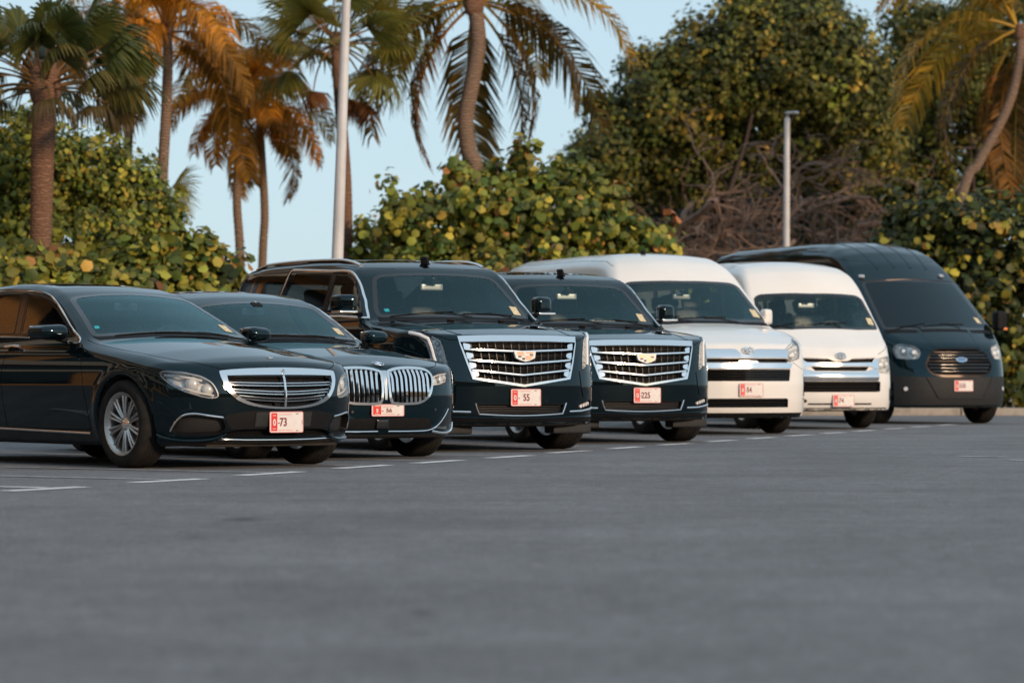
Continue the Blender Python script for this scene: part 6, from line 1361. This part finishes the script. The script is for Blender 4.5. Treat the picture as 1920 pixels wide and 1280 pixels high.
# --- palms
def frond_mesh(L=3.2, droop=1.2, rise=.9, n=62, leaf=.66, cols=((.09, .095, .018), (.17, .13, .022)), rach=(.46, .30, .06), twist=.3, hang=.75, seed=0, dead=0.0):
    """feather frond: rachis arching out along +x from the origin, leaflets hanging on both sides"""
    g = np.random.default_rng(seed); t = np.linspace(0, 1, 22); th = rise - (rise + droop) * t ** 1.15; dx = np.cos(th); dz = np.sin(th); ds = L / 21
    P = np.stack([np.r_[0, np.cumsum(dx[:-1] * ds)], .12 * np.sin(t * 3 + seed) * t, np.r_[0, np.cumsum(dz[:-1] * ds)]], 1); V = []; Q = []; C = []; k = 0
    mbv, mbf = sweep_vf(P, np.linspace(.035, .006, 22), 5, cap=False); V.append(np.array(mbv)); Q += [tuple(f) for f in mbf]; C.append(np.tile(np.array(rach), (len(mbv), 1)) * np.linspace(1.15, .7, len(mbv))[:, None]); k = len(mbv)
    for i in range(n):
        u = .16 + .83 * i / (n - 1); p = np.array([np.interp(u, t, P[:, j]) for j in range(3)]); a = np.interp(u, t, th); T = np.array([math.cos(a), 0, math.sin(a)]); U = np.array([-math.sin(a), 0, math.cos(a)])
        ll = leaf * (.55 + .9 * math.sin(math.pi * min(u * .93 + .08, 1)) ** .8) * g.uniform(.8, 1.1)
        for s in (-1, 1):
            if g.random() < .06 + dead * .15: continue
            d0 = unit(T * .55 + np.array([0, s * .8, 0]) + U * (.18 + g.normal() * .12)); d1 = unit(d0 * (1 - hang) + np.array([T[0] * .2, s * .22 + g.normal() * .08, -1.0]) * hang)
            m = p + d0 * ll * .45; e = m + d1 * ll * .55; w = unit(np.cross(d0, U + g.normal(size=3) * .25)) * .025 * g.uniform(.8, 1.3); V.append(np.array([p - w * .5, p + w * .5, m + w, m - w, e + w * .12, e - w * .12]))
            Q += [(k, k + 1, k + 2, k + 3), (k + 3, k + 2, k + 4, k + 5)]; c = np.array(cols[0]) + (np.array(cols[1]) - np.array(cols[0])) * g.random(); c = c * g.uniform(.6, 1.35); C.append(np.array([c, c, c, c, c * .85, c * .8])); k += 6
    return raw_mesh('frond', np.concatenate(V), Q, 'frond_leaf', np.concatenate(C))
def fan_mesh(Lp=1.0, Rf=.85, droop=.5, n=40, cols=((.075, .095, .025), (.13, .14, .035)), pet=(.30, .17, .06), seed=0, tipdroop=.5):
    """fan leaf: stalk along +x, blades radiating from its end"""
    g = np.random.default_rng(seed); t = np.linspace(0, 1, 9); P = np.stack([Lp * t, 0 * t, -droop * .35 * Lp * t ** 2], 1); V = []; Q = []; C = []
    v, f = sweep_vf(P, np.linspace(.028, .014, 9), 5, cap=False); V.append(np.array(v)); Q += [tuple(x) for x in f]; C.append(np.tile(pet, (len(v), 1))); k = len(v); e = P[-1]
    for i in range(n):
        a = (i / (n - 1) - .5) * 4.3; d = np.array([math.cos(a), math.sin(a), -.12 - droop * .25 + .22 * math.cos(a * 2)]); d = unit(d); r = Rf * (.75 + .3 * math.cos(a * .6)) * g.uniform(.9, 1.08); side = unit(np.cross(d, [0, 0, 1])); w0 = side * r * .036
        m = e + d * r * .55; q = m + unit(d * .8 + np.array([0, 0, -tipdroop * g.uniform(.6, 1.6)])) * r * .25; tip = q + unit(d * .4 + np.array([g.normal() * .1, g.normal() * .1, -tipdroop * 1.6])) * r * .28
        V.append(np.array([e - w0 * .2, e + w0 * .2, m + w0, m - w0, q + w0 * .7, q - w0 * .7, tip + w0 * .1, tip - w0 * .1])); Q += [(k, k + 1, k + 2, k + 3), (k + 3, k + 2, k + 4, k + 5), (k + 5, k + 4, k + 6, k + 7)]
        c = (np.array(cols[0]) + (np.array(cols[1]) - np.array(cols[0])) * g.random()) * g.uniform(.75, 1.25); C.append(np.array([c * .9, c * .9, c, c, c, c, c * .9, c * .9])); k += 8
    return raw_mesh('frond', np.concatenate(V), Q, 'frond_leaf', np.concatenate(C))
SUN_GOLD = ((.62, .26, .020), (.90, .42, .04)); OLIVE = ((.20, .14, .016), (.48, .27, .03)); BROWN = ((.17, .085, .020), (.30, .14, .03)); DULL = ((.075, .062, .014), (.22, .12, .022))  # low sun's orange glow is put into the gold and olive frond colours
FR = {'gold': [frond_mesh(3.0, 1.15, .85, cols=SUN_GOLD, rach=(.60, .32, .05), seed=1), frond_mesh(2.9, 1.25, .95, cols=SUN_GOLD, rach=(.60, .30, .05), seed=3), frond_mesh(3.2, 1.45, .55, cols=OLIVE, rach=(.55, .30, .05), seed=2), frond_mesh(3.0, 1.35, .6, cols=((.40, .17, .02), (.70, .31, .03)), rach=(.56, .30, .05), seed=5, hang=.8), frond_mesh(3.1, 1.5, .25, cols=((.16, .09, .018), (.36, .18, .025)), rach=(.40, .20, .05), seed=4, hang=.9)],
      'green': [frond_mesh(3.4, 1.2, .8, cols=OLIVE, rach=(.56, .36, .05), seed=11), frond_mesh(3.6, 1.45, .45, cols=OLIVE, rach=(.56, .34, .06), seed=12, hang=.6), frond_mesh(3.4, 1.5, .1, cols=DULL, rach=(.50, .30, .05), seed=13, hang=.65), frond_mesh(3.2, 1.52, -.35, cols=DULL, rach=(.45, .30, .06), seed=14, hang=.7), frond_mesh(3.3, 1.55, -.2, cols=BROWN, rach=(.35, .18, .05), seed=15, hang=.9, dead=1)],
      'fan': [fan_mesh(1.25, .85, .3, seed=21, tipdroop=.7), fan_mesh(1.35, .85, .7, seed=22, tipdroop=1.1), fan_mesh(1.2, .8, 1.0, cols=((.10, .10, .03), (.19, .16, .045)), seed=23, tipdroop=1.4), fan_mesh(1.2, .75, 1.2, cols=((.10, .075, .03), (.18, .13, .05)), seed=24, tipdroop=1.3)],
      'fan_light': [fan_mesh(1.1, 1.1, .1, cols=((.17, .17, .035), (.26, .23, .05)), seed=31, tipdroop=.2), fan_mesh(1.1, 1.0, .6, cols=((.13, .14, .03), (.22, .20, .045)), seed=32, tipdroop=.5), fan_mesh(1.1, .62, 1.6, cols=((.20, .085, .035), (.28, .13, .05)), seed=34, tipdroop=1.8)]}
def palm(label, path, d, r0, r1, kind, n, sc=1.0, bark='bark_palm', el=(-.75, .95), seed=0, skip=None, nuts=0, rings=True, az_list=None):
    """path = trunk seen in the photograph, foot first; the crown sits on its end"""
    g = random.Random(seed); W = np.array([at(px, py, d) for px, py in path]); foot = W[0].copy(); dirn = W[1] - W[0] if len(W) > 1 else np.array([0, 0, 1.0])
    if foot[2] > 0:                                              # carry the trunk on down to the soil
        k = foot[2] / max(dirn[2], .2); W = np.vstack([[foot[0] - dirn[0] * k * .5, d, 0.0], W])
    W[0][2] = -.05; base = np.array([W[0][0], d, 0]); root = tag(empty('palm_tree', base), label, 'palm tree', 'palms along the beach side')
    P = smooth_poly(W - base, 10); nn = len(P); t = np.linspace(0, 1, nn); rad = r0 + (r1 - r0) * t + r0 * .35 * np.exp(-t * 14)
    P2 = resample(P, .06); rad2 = np.interp(np.linspace(0, 1, len(P2)), t, rad) * (1 + (.045 * (np.arange(len(P2)) % 2) if rings else 0)); mb = MB(); mb.add(*sweep_vf(P2, rad2, 12)); mb.build('trunk', bark, root, angle=80)
    top = P[-1]; Fm = FR[kind]
    mb = MB(); mb.add(*rbox_vf(top + np.array([0, 0, .02]), (r1 * 1.25, r1 * 1.25, r1 * 1.9), r1, 4)); mb.build('crown_shaft', 'bark_red', root)
    for i in range(n):
        a = i * 2.39996 + g.uniform(-.25, .25) if az_list is None else math.radians(az_list[i][0]); u = (i + .5) / n; e = el[1] + (el[0] - el[1]) * u + g.uniform(-.12, .12) if az_list is None else math.radians(az_list[i][1])
        q = min(int(u ** (3 if kind == 'fan_light' else 1) * len(Fm) * .99 + g.uniform(-.35, .35)), len(Fm) - 1) if az_list is None else az_list[i][2]; o = bpy.data.objects.new('frond', Fm[max(q, 0)]); COL.objects.link(o); o.parent = root
        o.location = top + np.array([math.cos(a), math.sin(a), 0]) * r1 * .6 + np.array([0, 0, .12 * (1 - 2 * u)]); s = sc * g.uniform(.88, 1.08); o.scale = (s, s, s); o.rotation_euler = (g.uniform(-.3, .3), -e * .75, a)
    for i in range(nuts):
        a = g.uniform(0, 6.28); mb = MB(); mb.add(*rbox_vf((0, 0, 0), (.085, .085, .105), .085, 4)); o = mb.build('coconut', 'husk', root); o.location = top + np.array([math.cos(a) * .2, math.sin(a) * .2, -.18 - g.uniform(0, .15)])
    return root
palm('thick-trunked fan palm at the far left edge with drooping grey-green fans', [(75, 500), (77, 400), (79, 300), (82, 215), (84, 158)], 48.5, .135, .185, 'fan', 44, .84, 'bark_red', (.12, 1.4), 1)
palm('half-hidden dark palm behind the fan palm fronds, left of the forked-looking trunk', [(238, 300), (246, 200), (248, 80), (246, 20)], 64, .10, .09, 'gold', 14, .75, seed=2)
palm('grey-trunked coconut palm with sunlit golden fronds, rising from the leafy bush', [(303, 370), (310, 230), (314, 120), (312, 55)], 58, .115, .09, 'gold', 18, .80, seed=3)
palm('slender coconut palm with a few yellow nuts, left one of the close pair', [(450, 480), (444, 380), (447, 270), (452, 190)], 62, .10, .075, 'gold', 17, .70, seed=4, nuts=4)
palm('slender dark-trunked coconut palm, right one of the close pair', [(492, 490), (496, 400), (491, 300), (486, 215)], 64, .095, .075, 'gold', 16, .64, seed=5)
palm('fan palm with pale upright fans directly behind the thick white lamp post', [(650, 490), (648, 350), (640, 230), (632, 120), (630, 80)], 60, .125, .105, 'fan_light', 22, .90, 'bark_red', (-.8, 1.35), 6)
palm('tall coconut palm with bent pale trunk and long drooping fronds in the middle', [(897, 345), (880, 290), (873, 225), (886, 150), (897, 80), (889, 5)], 62, .17, .15, 'green', 21, 1.08, 'bark_palm', (-1.0, 1.0), 7, az_list=[(180, 12, 0), (195, -2, 1), (188, -20, 2), (183, -28, 3), (357, -28, 3), (352, -20, 2), (345, -2, 1), (0, 14, 0), (15, 25, 0), (165, 28, 0), (30, -15, 2), (150, -15, 2), (90, 30, 0), (60, 0, 1), (120, 0, 1), (100, -35, 3), (0, 45, 0), (180, 48, 0), (270, 60, 0), (178, -40, 4), (5, -40, 3)])
palm('leaning coconut palm at the right edge with long yellow-ribbed fronds', [(1803, 370), (1835, 305), (1888, 205), (1912, 120), (1915, 62)], 68, .12, .10, 'green', 16, 1.15, 'bark_palm', (-.9, .9), 8, az_list=[(180, 14, 0), (196, -8, 1), (188, -38, 2), (165, 30, 0), (350, 10, 0), (10, -10, 1), (30, -35, 2), (60, -20, 1), (100, 10, 0), (130, -15, 1), (150, -40, 3), (330, -30, 2), (0, 45, 0), (180, 50, 0), (80, -50, 3), (120, -60, 4)])
palm('small low palm sprouting between bush and open sky, under the sunlit golden palms', [(285, 470), (284, 400)], 56, .06, .05, 'fan_light', 8, .45, el=(.2, 1.2), seed=9)
